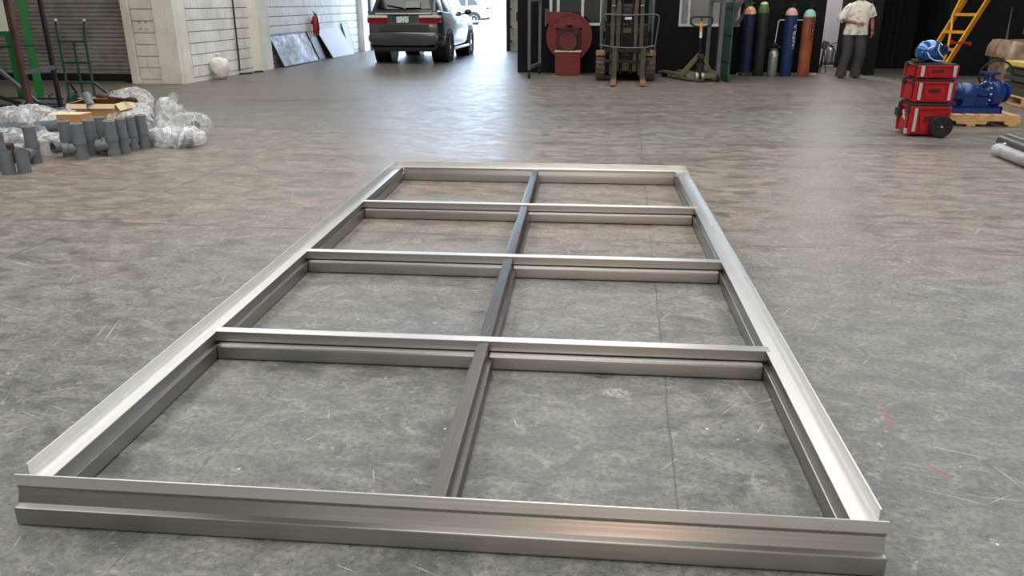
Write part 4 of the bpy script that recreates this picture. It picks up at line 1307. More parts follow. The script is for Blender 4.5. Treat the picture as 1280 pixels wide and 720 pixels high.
# ---- forklift facing the camera
fk = thing('forklift', 'worn olive forklift facing the camera with lowered forks and wire load guard', 'forklift', (0.03, 16.3, 0))
for s in (-1, 1):
    wx = s * 0.49
    t = MB().lathe([(0.14, -0.095), (0.23, -0.095), (0.255, -0.07), (0.255, 0.07), (0.23, 0.095), (0.14, 0.095)], (0, 0, 0), (1, 0, 0), 30, True)
    for k in range(18):
        a = 2 * PI * k / 18
        for q in (-1, 1):
            t.bar((q * 0.09, 0.258 * math.cos(a), 0.258 * math.sin(a)), (q * 0.01, 0.262 * math.cos(a + 0.09), 0.262 * math.sin(a + 0.09)), 0.03, 0.022, up=(0, math.cos(a), math.sin(a)))
    w = t.build('front_wheel', M_TYREDUST, fk)
    w.location = (wx, 0.10, 0.268)
    MB().cyl((-0.07, 0, 0), (0.075, 0, 0), 0.145, seg=24).cyl((-0.09, 0, 0), (0.09, 0, 0), 0.06, seg=12).build('rim', M_OLIVE, w)
    MB().span((wx - 0.10, -0.10, 0.545), (wx + 0.09, 0.32, 0.575), bev=0.008).span((wx - 0.10, -0.12, 0.49), (wx + 0.09, -0.09, 0.575), bev=0.006).build('fender', M_YELBOX, fk)
    MB().lathe([(0.1, -0.07), (0.19, -0.07), (0.2, -0.05), (0.2, 0.05), (0.19, 0.07), (0.1, 0.07)], (s * 0.42, 1.35, 0.205), (1, 0, 0), 24, True).build('rear_wheel', M_RUBBER, fk)
    # mast: outer and inner rail of channel section
    MB().prism([(s * 0.245, -0.22), (s * 0.315, -0.22), (s * 0.315, -0.19), (s * 0.28, -0.19), (s * 0.28, -0.12), (s * 0.315, -0.12), (s * 0.315, -0.09), (s * 0.245, -0.09)][::s], 'z', 0.13, 2.1).build('mast_rail', M_OLIVE, fk)
    MB().prism([(s * 0.135, -0.20), (s * 0.20, -0.20), (s * 0.20, -0.18), (s * 0.175, -0.18), (s * 0.175, -0.12), (s * 0.20, -0.12), (s * 0.20, -0.10), (s * 0.135, -0.10)][::s], 'z', 0.2, 2.05).build('inner_mast_rail', M_OLIVE, fk)
    MB().cyl((s * 0.10, -0.14, 0.15), (s * 0.10, -0.14, 0.9), 0.03, seg=14).cyl((s * 0.10, -0.14, 0.9), (s * 0.10, -0.14, 1.75), 0.018, seg=12).build('lift_cylinder', M_DARKSTEEL, fk)
    MB().bar((s * 0.235, -0.232, 1.42), (s * 0.30, -0.232, 1.42), 0.05, 0.01).build('mast_decal', M_LATCH, fk)
    # fork: heel and blade tapering to a worn tip
    fx = s * 0.275 + 0.06
    MB().span((fx - 0.048, -0.33, 0.07), (fx + 0.048, -0.27, 0.66), bev=0.006).prism([(-0.33, 0.07), (-0.33, 0.115), (-0.95, 0.105), (-0.95, 0.075)], 'x', fx - 0.05, fx + 0.05).build('fork', M_OLIVE, fk)
    MB().prism([(-0.95, 0.07), (-0.95, 0.11), (-1.24, 0.045), (-1.24, 0.03)], 'x', fx - 0.05, fx + 0.05).build('fork_tip', M_FORKTIP, fk)
    # overhead guard post
    MB().tube([(s * 0.485, 0.30, 0.5), (s * 0.50, 0.34, 1.2), (s * 0.49, 0.42, 1.9), (s * 0.46, 0.55, 2.05)], 0.03, 8).build('guard_post', M_STEELGREY, fk)
    MB().tube([(s * 0.46, 1.25, 0.9), (s * 0.46, 1.25, 1.95), (s * 0.46, 1.15, 2.05)], 0.03, 8).build('guard_post', M_STEELGREY, fk)
for z, hh in ((0.56, 0.07), (0.36, 0.06)):
    MB().span((-0.42, -0.27, z), (0.46, -0.23, z + hh), bev=0.005).build('carriage_plate', M_DARKSTEEL, fk)
for z in (0.20, 0.92, 1.6):
    MB().span((-0.30, -0.10, z), (0.30, -0.06, z + 0.09), bev=0.005).build('mast_crossmember', M_OLIVE, fk)
gd = MB().tube([(-0.50, -0.27, 0.66), (-0.51, -0.27, 1.10), (-0.48, -0.27, 1.22), (-0.42, -0.27, 1.265), (0, -0.27, 1.245), (0.50, -0.27, 1.265), (0.57, -0.27, 1.25), (0.60, -0.27, 1.2),
                (0.56, -0.27, 0.80), (0.53, -0.27, 0.45)], 0.014, 8)
gd.tube([(-0.50, -0.27, 0.70), (-0.3, -0.275, 0.665), (0.05, -0.28, 0.645), (0.35, -0.275, 0.655), (0.545, -0.27, 0.69)], 0.014, 8)
gd.build('load_guard', M_STEELGREY, fk)
MB().span((-0.05, -0.295, 1.17), (0.08, -0.285, 1.21)).build('guard_tag', M_LATCH, fk)
MB().span((-0.42, 0.05, 0.16), (0.42, 0.5, 0.5), bev=0.02).build('front_frame', M_FORKDARK, fk)
MB().span((-0.45, 0.5, 0.2), (0.45, 1.75, 0.85), bev=0.05).build('engine_cover', M_FORKDARK, fk)
MB().span((-0.30, -0.02, 0.22), (0.30, 0.05, 0.34), bev=0.02).build('front_axle', M_OLIVE, fk)
MB().prism([(0.25, 0.45), (0.25, 1.05), (0.33, 1.08), (0.42, 0.6), (0.42, 0.45)], 'x', -0.40, 0.40).build('dash_panel', M_FORKDARK, fk)
st = MB().tube([(0.18 * math.cos(a) - 0.05, 0.45 + 0.1 * math.sin(a), 1.28 + 0.13 * math.sin(a)) for a in [i * 2 * PI / 24 for i in range(24)]], 0.016, 8, True)
st.bar((-0.23, 0.45, 1.28), (0.13, 0.45, 1.28), 0.03, 0.02).cyl((-0.05, 0.45, 1.27), (-0.05, 0.34, 1.0), 0.025, seg=10)
st.build('steering_wheel', M_BLACK, fk)
MB().box((-0.02, 0.95, 0.92), (0.46, 0.45, 0.12), bev=0.04).box((-0.02, 1.2, 1.2), (0.46, 0.10, 0.5), (-0.1, 0, 0), bev=0.04).build('seat', M_BLACK, fk)
for i, (x, z) in enumerate(((-0.40, 0.95), (-0.36, 1.05), (-0.42, 1.12), (-0.38, 0.86), (0.42, 0.9), (0.40, 1.02))):
    hb = MB().tube([(x, -0.02, 0.45), (x + 0.03, -0.06, z - 0.2), (x - 0.02, -0.04, z), (x + 0.05, 0.05, z + 0.06), (x + 0.06, 0.12, z - 0.2)], 0.014, 6)
    hb.build('hydraulic_hose', M_DARKSTEEL, fk)
for i in range(5):
    hb = MB().bar((-0.1 + i * 0.07, 0.3, 1.0), (-0.12 + i * 0.07, 0.26, 1.22), 0.015, 0.015).ell((-0.12 + i * 0.07, 0.26, 1.235), (0.02, 0.02, 0.025), 2)
    hb.build('control_lever', M_BLACK, fk)
ogr = MB().bar((-0.46, 0.55, 2.06), (-0.46, 1.2, 2.06), 0.04, 0.04).bar((0.46, 0.55, 2.06), (0.46, 1.2, 2.06), 0.04, 0.04)
for i in range(7):
    ogr.bar((-0.46, 0.55 + i * 0.105, 2.06), (0.46, 0.55 + i * 0.105, 2.06), 0.03, 0.03)
ogr.build('overhead_guard', M_STEELGREY, fk)
MB().box((-0.40, 0.16, 0.72), (0.14, 0.1, 0.12), bev=0.02).build('side_tank', M_FORKDARK, fk)
MB().box((0.38, 0.16, 0.7), (0.16, 0.1, 0.18), bev=0.02).build('side_tank', M_FORKDARK, fk)

# ---- pallet jack
pj = thing('pallet_jack', 'pale green hand pallet jack with a loop handle before the frosted window', 'pallet jack', (1.46, 16.25, 0))
LO = Vector((-0.52, 1.15, 0))
for off in (Vector((-0.10, -0.06, 0)), Vector((0.27, 0.12, 0))):
    a = off + Vector((-0.02, 0.12, 0.10))
    m = MB().bar(a, a + LO, 0.16, 0.05, bev=0.008).bar(a + LO, a + LO * 1.08 + Vector((0, 0, -0.03)), 0.12, 0.03, bev=0.006)
    f = m.build('fork', M_JACK, pj)
    c_ = a + LO * 0.92
    MB().cyl(c_ + Vector((-0.04, -0.02, -0.055)), c_ + Vector((0.04, 0.02, -0.055)), 0.04, seg=18).build('load_roller', M_RUBBER, f)
MB().span((-0.22, 0.02, 0.06), (0.32, 0.16, 0.16), bev=0.01).build('cross_head', M_JACK, pj)
MB().bar((0.0, 0.03, 0.52), (-0.34, 0.15, 0.10), 0.09, 0.035, up=(0, 1, 0), bev=0.004).build('brace', M_JACK, pj)
MB().bar((0.05, 0.03, 0.50), (0.30, 0.12, 0.10), 0.06, 0.03, up=(0, 1, 0), bev=0.004).build('brace', M_JACK, pj)
pu = MB().cyl((0.02, 0.0, 0.12), (0.02, 0.0, 0.36), 0.075, seg=18).cyl((0.02, 0, 0.36), (0.02, 0, 0.5), 0.04, seg=14)
sprg = [(0.02 + 0.055 * math.cos(i * 0.7), 0.055 * math.sin(i * 0.7), 0.36 + i * 0.0026) for i in range(54)]
pu.tube(sprg, 0.008, 6)
pu.build('pump_unit', M_FORKDARK, pj)
MB().box((0.02, -0.02, 0.48), (0.13, 0.12, 0.10), bev=0.02).build('handle_root', M_BLACK, pj)
MB().cyl((0.0, -0.03, 0.48), (-0.02, -0.06, 1.08), 0.022, seg=12).build('tiller', M_BLACK, pj)
MB().cyl((-0.013, -0.052, 0.83), (-0.02, -0.060, 1.12), 0.027, seg=12).build('tiller_sleeve', M_WHITE, pj)
MB().cyl((-0.017, -0.057, 0.95), (-0.02, -0.060, 1.13), 0.0285, seg=12).build('warning_label', M_YELLOW, pj)
hd = [(-0.02, -0.06, 1.02), (-0.15, -0.06, 1.05), (-0.215, -0.06, 1.09), (-0.225, -0.06, 1.14), (-0.215, -0.06, 1.19), (-0.18, -0.06, 1.215), (-0.02, -0.06, 1.215),
      (0.14, -0.06, 1.215), (0.175, -0.06, 1.19), (0.185, -0.06, 1.14), (0.175, -0.06, 1.09), (0.11, -0.06, 1.05)]
MB().tube(hd, 0.02, 8, True).bar((-0.02, -0.06, 1.02), (-0.02, -0.06, 1.215), 0.03, 0.03).build('loop_handle', M_BLACK, pj)
for x in (-0.035, 0.075):
    w = MB().lathe([(0.03, -0.028), (0.09, -0.03), (0.095, -0.02), (0.095, 0.02), (0.09, 0.03), (0.03, 0.028)], (x + 0.0, -0.05, 0.096), (1, 0.1, 0), 24, True)
    w = w.build('steer_wheel', M_GALV, pj)
    MB().cyl((x - 0.02, -0.05, 0.096), (x + 0.02, -0.05, 0.096), 0.045, seg=16).build('hub', M_BLACK, w)

# ---- green screen on wheels, hose coil
gs = thing('rolling_screen', 'dark green panel screen on grey posts with castors, standing edge-on right of the pallet jack', 'screen', (2.02, 16.1, 0))
MB().prism([(-0.012, 0.14), (0.012, 0.14), (0.012, 2.3), (-0.012, 2.3)], 'y', 0.0, 1.55).warp(lambda v: Vector((v.x - 0.055 * v.y + 0.10 * (1 - v.y / 1.55) * 0, v.y, v.z))).build('panel', M_DUSTGREEN, gs)
MB().prism([(-0.02, 0.0), (0.02, 0.0), (0.02, 0.14), (-0.02, 0.14)], 'y', -0.05, 0.9).warp(lambda v: Vector((v.x - 0.055 * v.y, v.y, v.z + 0.0))).build('skirt', M_DKGREEN, gs)
for i, z in enumerate((0.35, 0.86, 1.36, 1.9)):
    MB().prism([(-0.02, z), (0.018, z), (0.018, z + 0.03), (-0.02, z + 0.03)], 'y', 0.0, 1.5).warp(lambda v: Vector((v.x - 0.055 * v.y, v.y, v.z))).build('stiffener', M_DKGREEN, gs)
for (x, y) in ((-0.36, 0.75), (-0.19, 0.12)):
    MB().bar((x, y, 0.15), (x, y, 2.3), 0.075, 0.06, up=(0, 1, 0), bev=0.005).build('post', M_STEELGREY, gs)
    cs = MB().bar((x - 0.04, y, 0.04), (x - 0.04, y, 0.16), 0.06, 0.008, up=(1, 0, 0)).bar((x + 0.04, y, 0.04), (x + 0.04, y, 0.16), 0.06, 0.008, up=(1, 0, 0))
    cs = cs.build('castor', M_GALV, gs)
    MB().lathe([(0, -0.025), (0.062, -0.025), (0.07, -0.01), (0.07, 0.01), (0.062, 0.025), (0, 0.025)], (x, y, 0.071), (1, 0.3, 0), 20).build('wheel', M_RUBBER, cs)
MB().bar((-0.36, 0.75, 0.20), (-0.19, 0.12, 0.14), 0.08, 0.06).bar((-0.52, 0.85, 0.30), (-0.30, 0.60, 0.16), 0.10, 0.05).build('base_arm', M_GALV, gs)
MB().bar((-0.36, 0.75, 1.5), (-0.19, 0.12, 1.5), 0.06, 0.05).bar((-0.19, 0.12, 1.5), (0, 0.15, 1.5), 0.04, 0.05).build('top_rail', M_GALV, gs)

hc = thing('hose_coil', 'coil of dark hose hanging on the black partition between green screen and cylinders', 'hose', (2.34, 17.90, 1.27))
m = MB()
for i in range(5):
    o_ = (i - 2) * 0.035
    m.tube([(0.13 * math.cos(a) * (1 - 0.08 * i) + 0.09 * math.sin(a) + o_ * 0.6, -0.02 - 0.015 * i, 0.25 * math.sin(a)) for a in [k * 2 * PI / 28 for k in range(28)]], 0.013, 7, True)
m.build('coil', M_STEELGREY, hc)
MB().cyl((0.08, 0.06, 0.24), (0.08, -0.10, 0.24), 0.012, seg=8).build('hook', M_DARKSTEEL, hc)


# ---------------------------------------------------------------- gas cylinders with stencilled words
def text_bm(s, size):
    cu = bpy.data.curves.new('lettering', 'FONT')
    cu.body = s
    cu.size = size
    cu.offset = 0.008
    cu.align_x = 'CENTER'
    cu.align_y = 'CENTER'
    o = bpy.data.objects.new('lettering', cu)
    COL.objects.link(o)
    bpy.context.view_layer.update()
    me = o.evaluated_get(bpy.context.evaluated_depsgraph_get()).to_mesh()
    bm = bmesh.new()
    bm.from_mesh(me)
    o.evaluated_get(bpy.context.evaluated_depsgraph_get()).to_mesh_clear()
    bpy.data.objects.remove(o)
    bpy.data.curves.remove(cu)
    bmesh.ops.triangulate(bm, faces=bm.faces[:])
    bmesh.ops.subdivide_edges(bm, edges=bm.edges[:], cuts=1)
    return bm


def gas_cylinder(label, x, r, hs, ht, body, shoulder, cap, word=None, wz=0.9, wang=0.3, wmat=None, wlen=0.45, y=17.72, foot=None):
    t = thing('gas_cylinder', label, 'gas cylinder', (x, y, 0), 0, 'tall gas cylinders against the black partition')
    MB().lathe([(0, 0.0), (r * 0.94, 0.0), (r, 0.02), (r, hs)], seg=36).build('body', body, t)
    n = 8
    pr = [(r, hs)] + [(r * math.cos(PI / 2 * i / n * 0.92), hs + (ht - hs) * math.sin(PI / 2 * i / n * 0.92)) for i in range(1, n + 1)] + [(0, ht)]
    MB().lathe(pr, seg=36).build('shoulder', shoulder, t)
    v = MB().cyl((0, 0, ht - 0.01), (0, 0, ht + 0.06), 0.032, seg=14).cyl((0, 0, ht + 0.06), (0, 0, ht + 0.12), 0.016, seg=12)
    v.cyl((0, 0, ht + 0.12), (0, 0, ht + 0.14), 0.04, seg=14).cyl((0.02, 0, ht + 0.06), (0.07, 0, ht + 0.06), 0.014, seg=10)
    v.build('valve', cap, t)
    if foot:
        MB().lathe([(0, 0.0), (r * 1.0, 0.0), (r * 1.02, 0.01), (r * 1.02, 0.07), (r, 0.075)], seg=36).build('foot_ring', foot, t)
    if word:
        bm = text_bm(word, 1.0)
        xs = [v.co.x for v in bm.verts]
        ys = [v.co.y for v in bm.verts]
        k = wlen / (max(xs) - min(xs))
        kk = 0.115 / (max(ys) - min(ys))
        for v in bm.verts:
            tx, ty = v.co.x * k, v.co.y * kk
            ang = -PI / 2 + wang - ty / r
            v.co = Vector(((r + 0.002) * math.cos(ang), (r + 0.002) * math.sin(ang), wz + tx))
        mb = MB()
        mb.bm.free()
        mb.bm = bm
        mb.build('lettering', wmat, t)
    return t


gas_cylinder('navy gas cylinder with flaking paint and orange shoulder, leftmost of the tall ones', 2.55, 0.12, 1.24, 1.40, M_CYLBLUE, M_SHO, M_GREEN, foot=M_RUST)
gas_cylinder('charcoal gas cylinder with green and cream shoulder', 2.82, 0.118, 1.27, 1.48, M_CYLBLACK, M_SHG, M_DARKSTEEL)
gas_cylinder('dark blue gas cylinder with pink shoulder and white stencilled word', 3.385, 0.122, 1.22, 1.37, M_CYLBLUE2, M_SHP, M_DARKSTEEL, 'INFRA', 0.80, 0.95, M_LETTERW, 0.50)
gas_cylinder('orange brown gas cylinder with mint shoulder and dark stencilled word, rightmost', 3.745, 0.122, 1.19, 1.34, M_CYLBROWN, M_SHM, M_DARKSTEEL, 'INFRA', 0.93, 0.45, M_LETTERD, 0.52)
sh2 = bpy.data.objects['shoulder.001'] if 'shoulder.001' in bpy.data.objects else None
if sh2:
    n = MB().lathe([(0.080, 1.432), (0.064, 1.462), (0.045, 1.478), (0.0, 1.483)], seg=30).build('shoulder_crown', M_SHW, sh2.parent)
sc2 = thing('small_cylinder', 'short silver gas cylinder with valve between charcoal and blue cylinders', 'gas cylinder', (3.10, 17.66, 0))
MB().lathe([(0, 0), (0.09, 0), (0.098, 0.02), (0.098, 0.44), (0.085, 0.50), (0.05, 0.535), (0.03, 0.545), (0, 0.545)], seg=30).build('body', M_CYLSILVER, sc2)
MB().ring((0, 0, 0.47), (0, 0, 0.56), 0.075, 0.068, 24).build('collar', M_GALV, sc2)
MB().cyl((0, 0, 0.54), (0, 0, 0.63), 0.028, seg=12).cyl((-0.055, 0, 0.64), (0.055, 0, 0.64), 0.022, seg=12).cyl((0.05, -0.02, 0.60), (0.12, -0.04, 0.585), 0.02, seg=10).cyl((0, 0, 0.63), (0, 0, 0.68), 0.02, seg=10).build('valve', M_DARKSTEEL, sc2)
MB().box((0.01, -0.097, 0.43), (0.06, 0.006, 0.06)).build('label_patch', M_WHITE, sc2)
for i, (x0, x1, lab) in enumerate(((3.18, 3.40, 'white bent rod bracket on the partition left of the blue cylinder'), (3.52, 3.72, 'white bent rod bracket on the partition between blue and brown cylinders'))):
    o = MB().tube([(x1, 17.995, 1.12), (x1 - 0.01, 17.95, 1.12), (x0 + 0.03, 17.95, 1.12), (x0, 17.95, 1.09), (x0 - 0.03, 17.95, 0.63), (x0 - 0.03, 17.995, 0.62)], 0.010, 7).build('rod_bracket', M_WHITE)
    tag(o, lab, 'bracket')

# ---------------------------------------------------------------- man walking out of the corridor
def skin_obj(name, verts, edges, radii, material, parent, root=0, sub=2):
    me = bpy.data.meshes.new(name)
    me.from_pydata(verts, edges, [])
    o = bpy.data.objects.new(name, me)
    COL.objects.link(o)
    o.modifiers.new('skin', 'SKIN').use_smooth_shade = True
    sd = o.modifiers.new('subd', 'SUBSURF')
    sd.levels = sd.render_levels = sub
    for i, rr in enumerate(radii):
        sv = me.skin_vertices[0].data[i]
        sv.radius = rr if isinstance(rr, tuple) else (rr, rr)
        sv.use_root = (i == root)
    bpy.context.view_layer.update()
    dg = bpy.context.evaluated_depsgraph_get()
    m2 = bpy.data.meshes.new_from_object(o.evaluated_get(dg))
    o.modifiers.clear()
    o.data = m2
    m2.materials.clear()
    m2.materials.append(material)
    for p in m2.polygons:
        p.use_smooth = True
    o.parent = parent
    return o


mn = thing('person', 'person walking in a pale printed T-shirt and dark baggy trousers, forearm across belly', 'person', (4.62, 17.48, 0), -0.22)
PV = [(0, 0, .93), (0.02, 0.0, 1.10), (0.03, 0.0, 1.28), (0.035, 0.0, 1.42), (0.04, -0.01, 1.50), (0.04, -0.015, 1.60),   # 0-5
      (-0.09, 0, .89), (-0.10, -0.05, .49), (-0.16, -0.01, .10), (-0.17, -0.13, .045),                                    # 6-9
      (0.09, 0, .89), (0.15, -0.05, .49), (0.11, 0.06, .10), (0.13, -0.06, .045),                                         # 10-13
      (-0.15, 0, 1.40), (-0.29, 0.0, 1.14), (0.00, -0.19, 1.08),                                                           # 14-16
      (0.22, 0, 1.40), (0.29, 0.02, 1.14), (0.32, -0.03, 0.93)]                                                            # 17-19
PE = [(0, 1), (1, 2), (2, 3), (3, 4), (4, 5), (0, 6), (6, 7), (7, 8), (8, 9), (0, 10), (10, 11), (11, 12), (12, 13), (3, 14), (14, 15), (15, 16), (3, 17), (17, 18), (18, 19)]
PR = [.12, .115, .13, .10, .055, .06, .09, .06, .04, .035, .09, .06, .04, .035, .055, .043, .028, .055, .043, .028]
skin_obj('body', PV, PE, PR, M_SKIN, mn)
hd = MB().ell((0, 0, 0), (0.075, 0.095, 0.118), 4)
hd.warp(lambda v: Vector((v.x * (1 - 0.22 * max(0, -v.z) / 0.118), v.y * (1 - 0.08 * max(0, -v.z) / 0.118), v.z)))
hd.ell((0, -0.098, -0.012), (0.014, 0.02, 0.024), 2).ell((-0.077, 0.008, -0.005), (0.012, 0.022, 0.032), 2).ell((0.077, 0.008, -0.005), (0.012, 0.022, 0.032), 2)
hd.ell((0, -0.075, -0.085), (0.028, 0.022, 0.02), 2)
hd = hd.build('head', M_SKIN, mn, 80)
hd.location = (0.04, -0.03, 1.625)
hd.rotation_euler = (0.12, 0, -0.1)
hr = MB().ell((0, 0.012, 0.02), (0.083, 0.10, 0.112), 4)
hr.warp(lambda v: Vector((v.x, max(v.y, -0.075 + max(0, 0.075 - v.z) * 1.1), max(v.z, 0.0 if v.y < 0.03 else -0.05))))
hr.build('hair', M_HAIR, hd, 80)
for s in (-1, 1):
    MB().ell((s * 0.031, -0.084, 0.012), (0.013, 0.008, 0.008), 2).build('eye', M_EYE, hd)
    MB().ell((s * 0.031, -0.092, 0.012), (0.005, 0.003, 0.006), 2).build('pupil', M_BLACK, hd)
    MB().bar((s * 0.015, -0.092, 0.032), (s * 0.048, -0.083, 0.032), 0.006, 0.006).build('eyebrow', M_HAIR, hd)
MB().ell((0, -0.088, -0.052), (0.024, 0.008, 0.007), 2).build('mouth', M_LIP, hd)


def hand(name, wrist, d, palm_n, parent, curl=0.4):
    """palm and five bent fingers from the wrist along d"""
    d = Vector(d).normalized()
    n = Vector(palm_n).normalized()
    s = d.cross(n).normalized()
    w = Vector(wrist)
    V_, E_2, R_ = [tuple(w), tuple(w + d * 0.05), tuple(w + d * 0.085)], [(0, 1), (1, 2)], [(.026, .018), (.036, .016), (.036, .014)]
    o = skin_obj(name, V_, E_2, R_, M_SKIN, parent, sub=2)
    for i, (off, L) in enumerate(((-0.030, .062), (-0.010, .072), (0.011, .068), (0.030, .052))):
        b = w + d * 0.08 + s * off
        c1 = b + (d * math.cos(curl * .5) + n * math.sin(curl * .5)) * L * 0.45
        c2 = c1 + (d * math.cos(curl) + n * math.sin(curl)) * L * 0.32
        c3 = c2 + (d * math.cos(curl * 1.6) + n * math.sin(curl * 1.6)) * L * 0.25
        skin_obj('finger', [tuple(p) for p in (b, c1, c2, c3)], [(0, 1), (1, 2), (2, 3)], [.010, .009, .008, .007], M_SKIN, o, sub=1)
    b = w + d * 0.03 - s * 0.03
    c1 = b + (d * 0.7 - s * 0.6).normalized() * 0.035 + n * 0.01
    c2 = c1 + (d * 0.9 - s * 0.2 + n * 0.3).normalized() * 0.03
    skin_obj('thumb', [tuple(p) for p in (b, c1, c2)], [(0, 1), (1, 2)], [.012, .011, .009], M_SKIN, o, sub=1)


hand('hand', (0.00, -0.19, 1.08), (0.95, -0.1, -0.22), (0, 0.8, -0.4), mn, 0.5)
hand('hand', (0.32, -0.03, 0.93), (0.05, -0.12, -1), (-0.9, 0.1, 0), mn, 0.6)


def ring_xy(c, rx, ry, n=24, wob=0.0, seed=0):
    out = []
    for i in range(n):
        a = 2 * PI * i / n
        k = 1 + wob * noise.noise(Vector((math.cos(a) * 2 + seed, math.sin(a) * 2, c[2] * 9)))
        out.append((c[0] + rx * k * math.cos(a), c[1] + ry * k * math.sin(a), c[2]))
    return out


ts = MB().loft([ring_xy((0.01, 0, 0.85), 0.235, 0.165, wob=.06), ring_xy((0.01, 0, 0.90), 0.232, 0.165, wob=.08), ring_xy((0.015, 0, 1.00), 0.215, 0.15, wob=.12),
                ring_xy((0.02, 0, 1.10), 0.21, 0.145, wob=.10), ring_xy((0.03, 0, 1.24), 0.215, 0.15, wob=.07), ring_xy((0.035, 0, 1.36), 0.225, 0.13, wob=.04),
                ring_xy((0.037, 0, 1.43), 0.205, 0.115), ring_xy((0.04, -0.005, 1.485), 0.105, 0.088), ring_xy((0.04, -0.008, 1.50), 0.075, 0.075)])
ts.tube([(-0.11, 0, 1.39), (-0.19, 0, 1.33), (-0.25, 0, 1.23), (-0.285, -0.005, 1.165)], [0.09, 0.085, 0.088, 0.092], 14)
ts.tube([(-0.25, -0.01, 1.20), (-0.29, -0.02, 1.15), (-0.25, -0.05, 1.13)], [0.075, 0.08, 0.066], 12)
ts.tube([(0.18, 0, 1.39), (0.24, 0.0, 1.32), (0.275, 0.01, 1.23), (0.285, 0.015, 1.20)], [0.09, 0.08, 0.078, 0.08], 14)
ts.build('t_shirt', M_SHIRT, mn, 70)
tr = MB()
for s, kn, an, ft in ((-1, PV[7], PV[8], 0), (1, PV[11], PV[12], 0)):
    hx = s * 0.095
    tr.loft([ring_xy((hx * 0.8, 0, 0.91), 0.095, 0.11), ring_xy((hx, 0, 0.84), 0.115, 0.13, wob=.05), ring_xy((hx + (kn[0] - hx) * 0.5, kn[1] * 0.5, 0.68), 0.108, 0.12, wob=.08, seed=s),
             ring_xy((kn[0], kn[1], 0.49), 0.098, 0.105, wob=.10, seed=s), ring_xy(((kn[0] + an[0]) / 2, (kn[1] + an[1]) / 2, 0.30), 0.092, 0.10, wob=.12, seed=s),
             ring_xy((an[0], an[1], 0.13), 0.10, 0.11, wob=.16, seed=s), ring_xy((an[0], an[1] - 0.01, 0.03), 0.108, 0.125, wob=.12, seed=s)])
tr.build('trousers', M_TROUSERS, mn, 70)
for ax in (PV[8], PV[12]):
    so = MB().lathe([(0, 0), (0.05, 0), (0.055, 0.02), (0.052, 0.05), (0.04, 0.085), (0, 0.09)], seg=20)
    so.warp(lambda v: Vector((v.x * 0.95 * (1 - 0.15 * (v.y < 0)), v.y * 2.6 - 0.055, v.z * (1.0 if v.y > -0.02 else 0.72))))
    o = so.build('shoe', M_SHOE, mn, 60)
    o.location = (ax[0], ax[1], 0)
    o.rotation_euler = (0, 0, 0.12)
    MB().span((-0.05, -0.18, 0.0), (0.05, 0.075, 0.012), bev=0.004).build('sole', M_RUBBER, o)

# ---- corridor: extinguisher on a stand, folded stool
fe = thing('fire_extinguisher', 'silver fire extinguisher in a black stand by the white corridor wall', 'extinguisher', (4.86, 20.30, 0))
MB().lathe([(0, 0.10), (0.085, 0.10), (0.09, 0.13), (0.09, 0.38), (0.07, 0.43), (0.03, 0.46), (0, 0.46)], seg=24).build('cylinder', M_CYLSILVER, fe)
MB().cyl((0, 0, 0.45), (0, 0, 0.50), 0.022, seg=12).bar((-0.02, -0.02, 0.52), (0.13, -0.03, 0.57), 0.02, 0.016).bar((-0.02, -0.02, 0.50), (0.10, -0.03, 0.49), 0.02, 0.012).build('valve', M_BLACK, fe)
MB().tube([(-0.15, 0, 0.0), (-0.15, 0, 0.35), (-0.11, 0, 0.46), (-0.03, 0, 0.51), (0.06, 0, 0.46), (0.12, 0, 0.35), (0.13, 0, 0.0)], 0.013, 8).build('stand_hoop', M_BLACK, fe)
MB().bar((-0.15, -0.05, 0.12), (0.13, -0.05, 0.12), 0.02, 0.02).span((-0.15, -0.09, 0.06), (0.13, 0.09, 0.09)).build('stand_tray', M_BLACK, fe)
MB().span((0.135, -0.06, 0.0), (0.19, 0.06, 0.13), bev=0.01).build('stand_foot', M_BLACK, fe)
fs = thing('folding_stool', 'small grey folding stool with thin brown legs at the corridor corner', 'stool', (4.36, 18.75, 0))
MB().box((0.0, 0, 0.58), (0.09, 0.26, 0.17), (0, 0.35, 0), bev=0.01).build('seat', M_STEELGREY, fs)
for a, b in (((-0.03, -0.1, 0.52), (0.06, -0.12, 0.0)), ((0.03, 0.1, 0.52), (-0.05, 0.12, 0.0)), ((-0.02, 0.0, 0.52), (0.0, 0.16, 0.0))):
    MB().cyl(a, b, 0.011, seg=8).build('leg', M_RUST, fs)


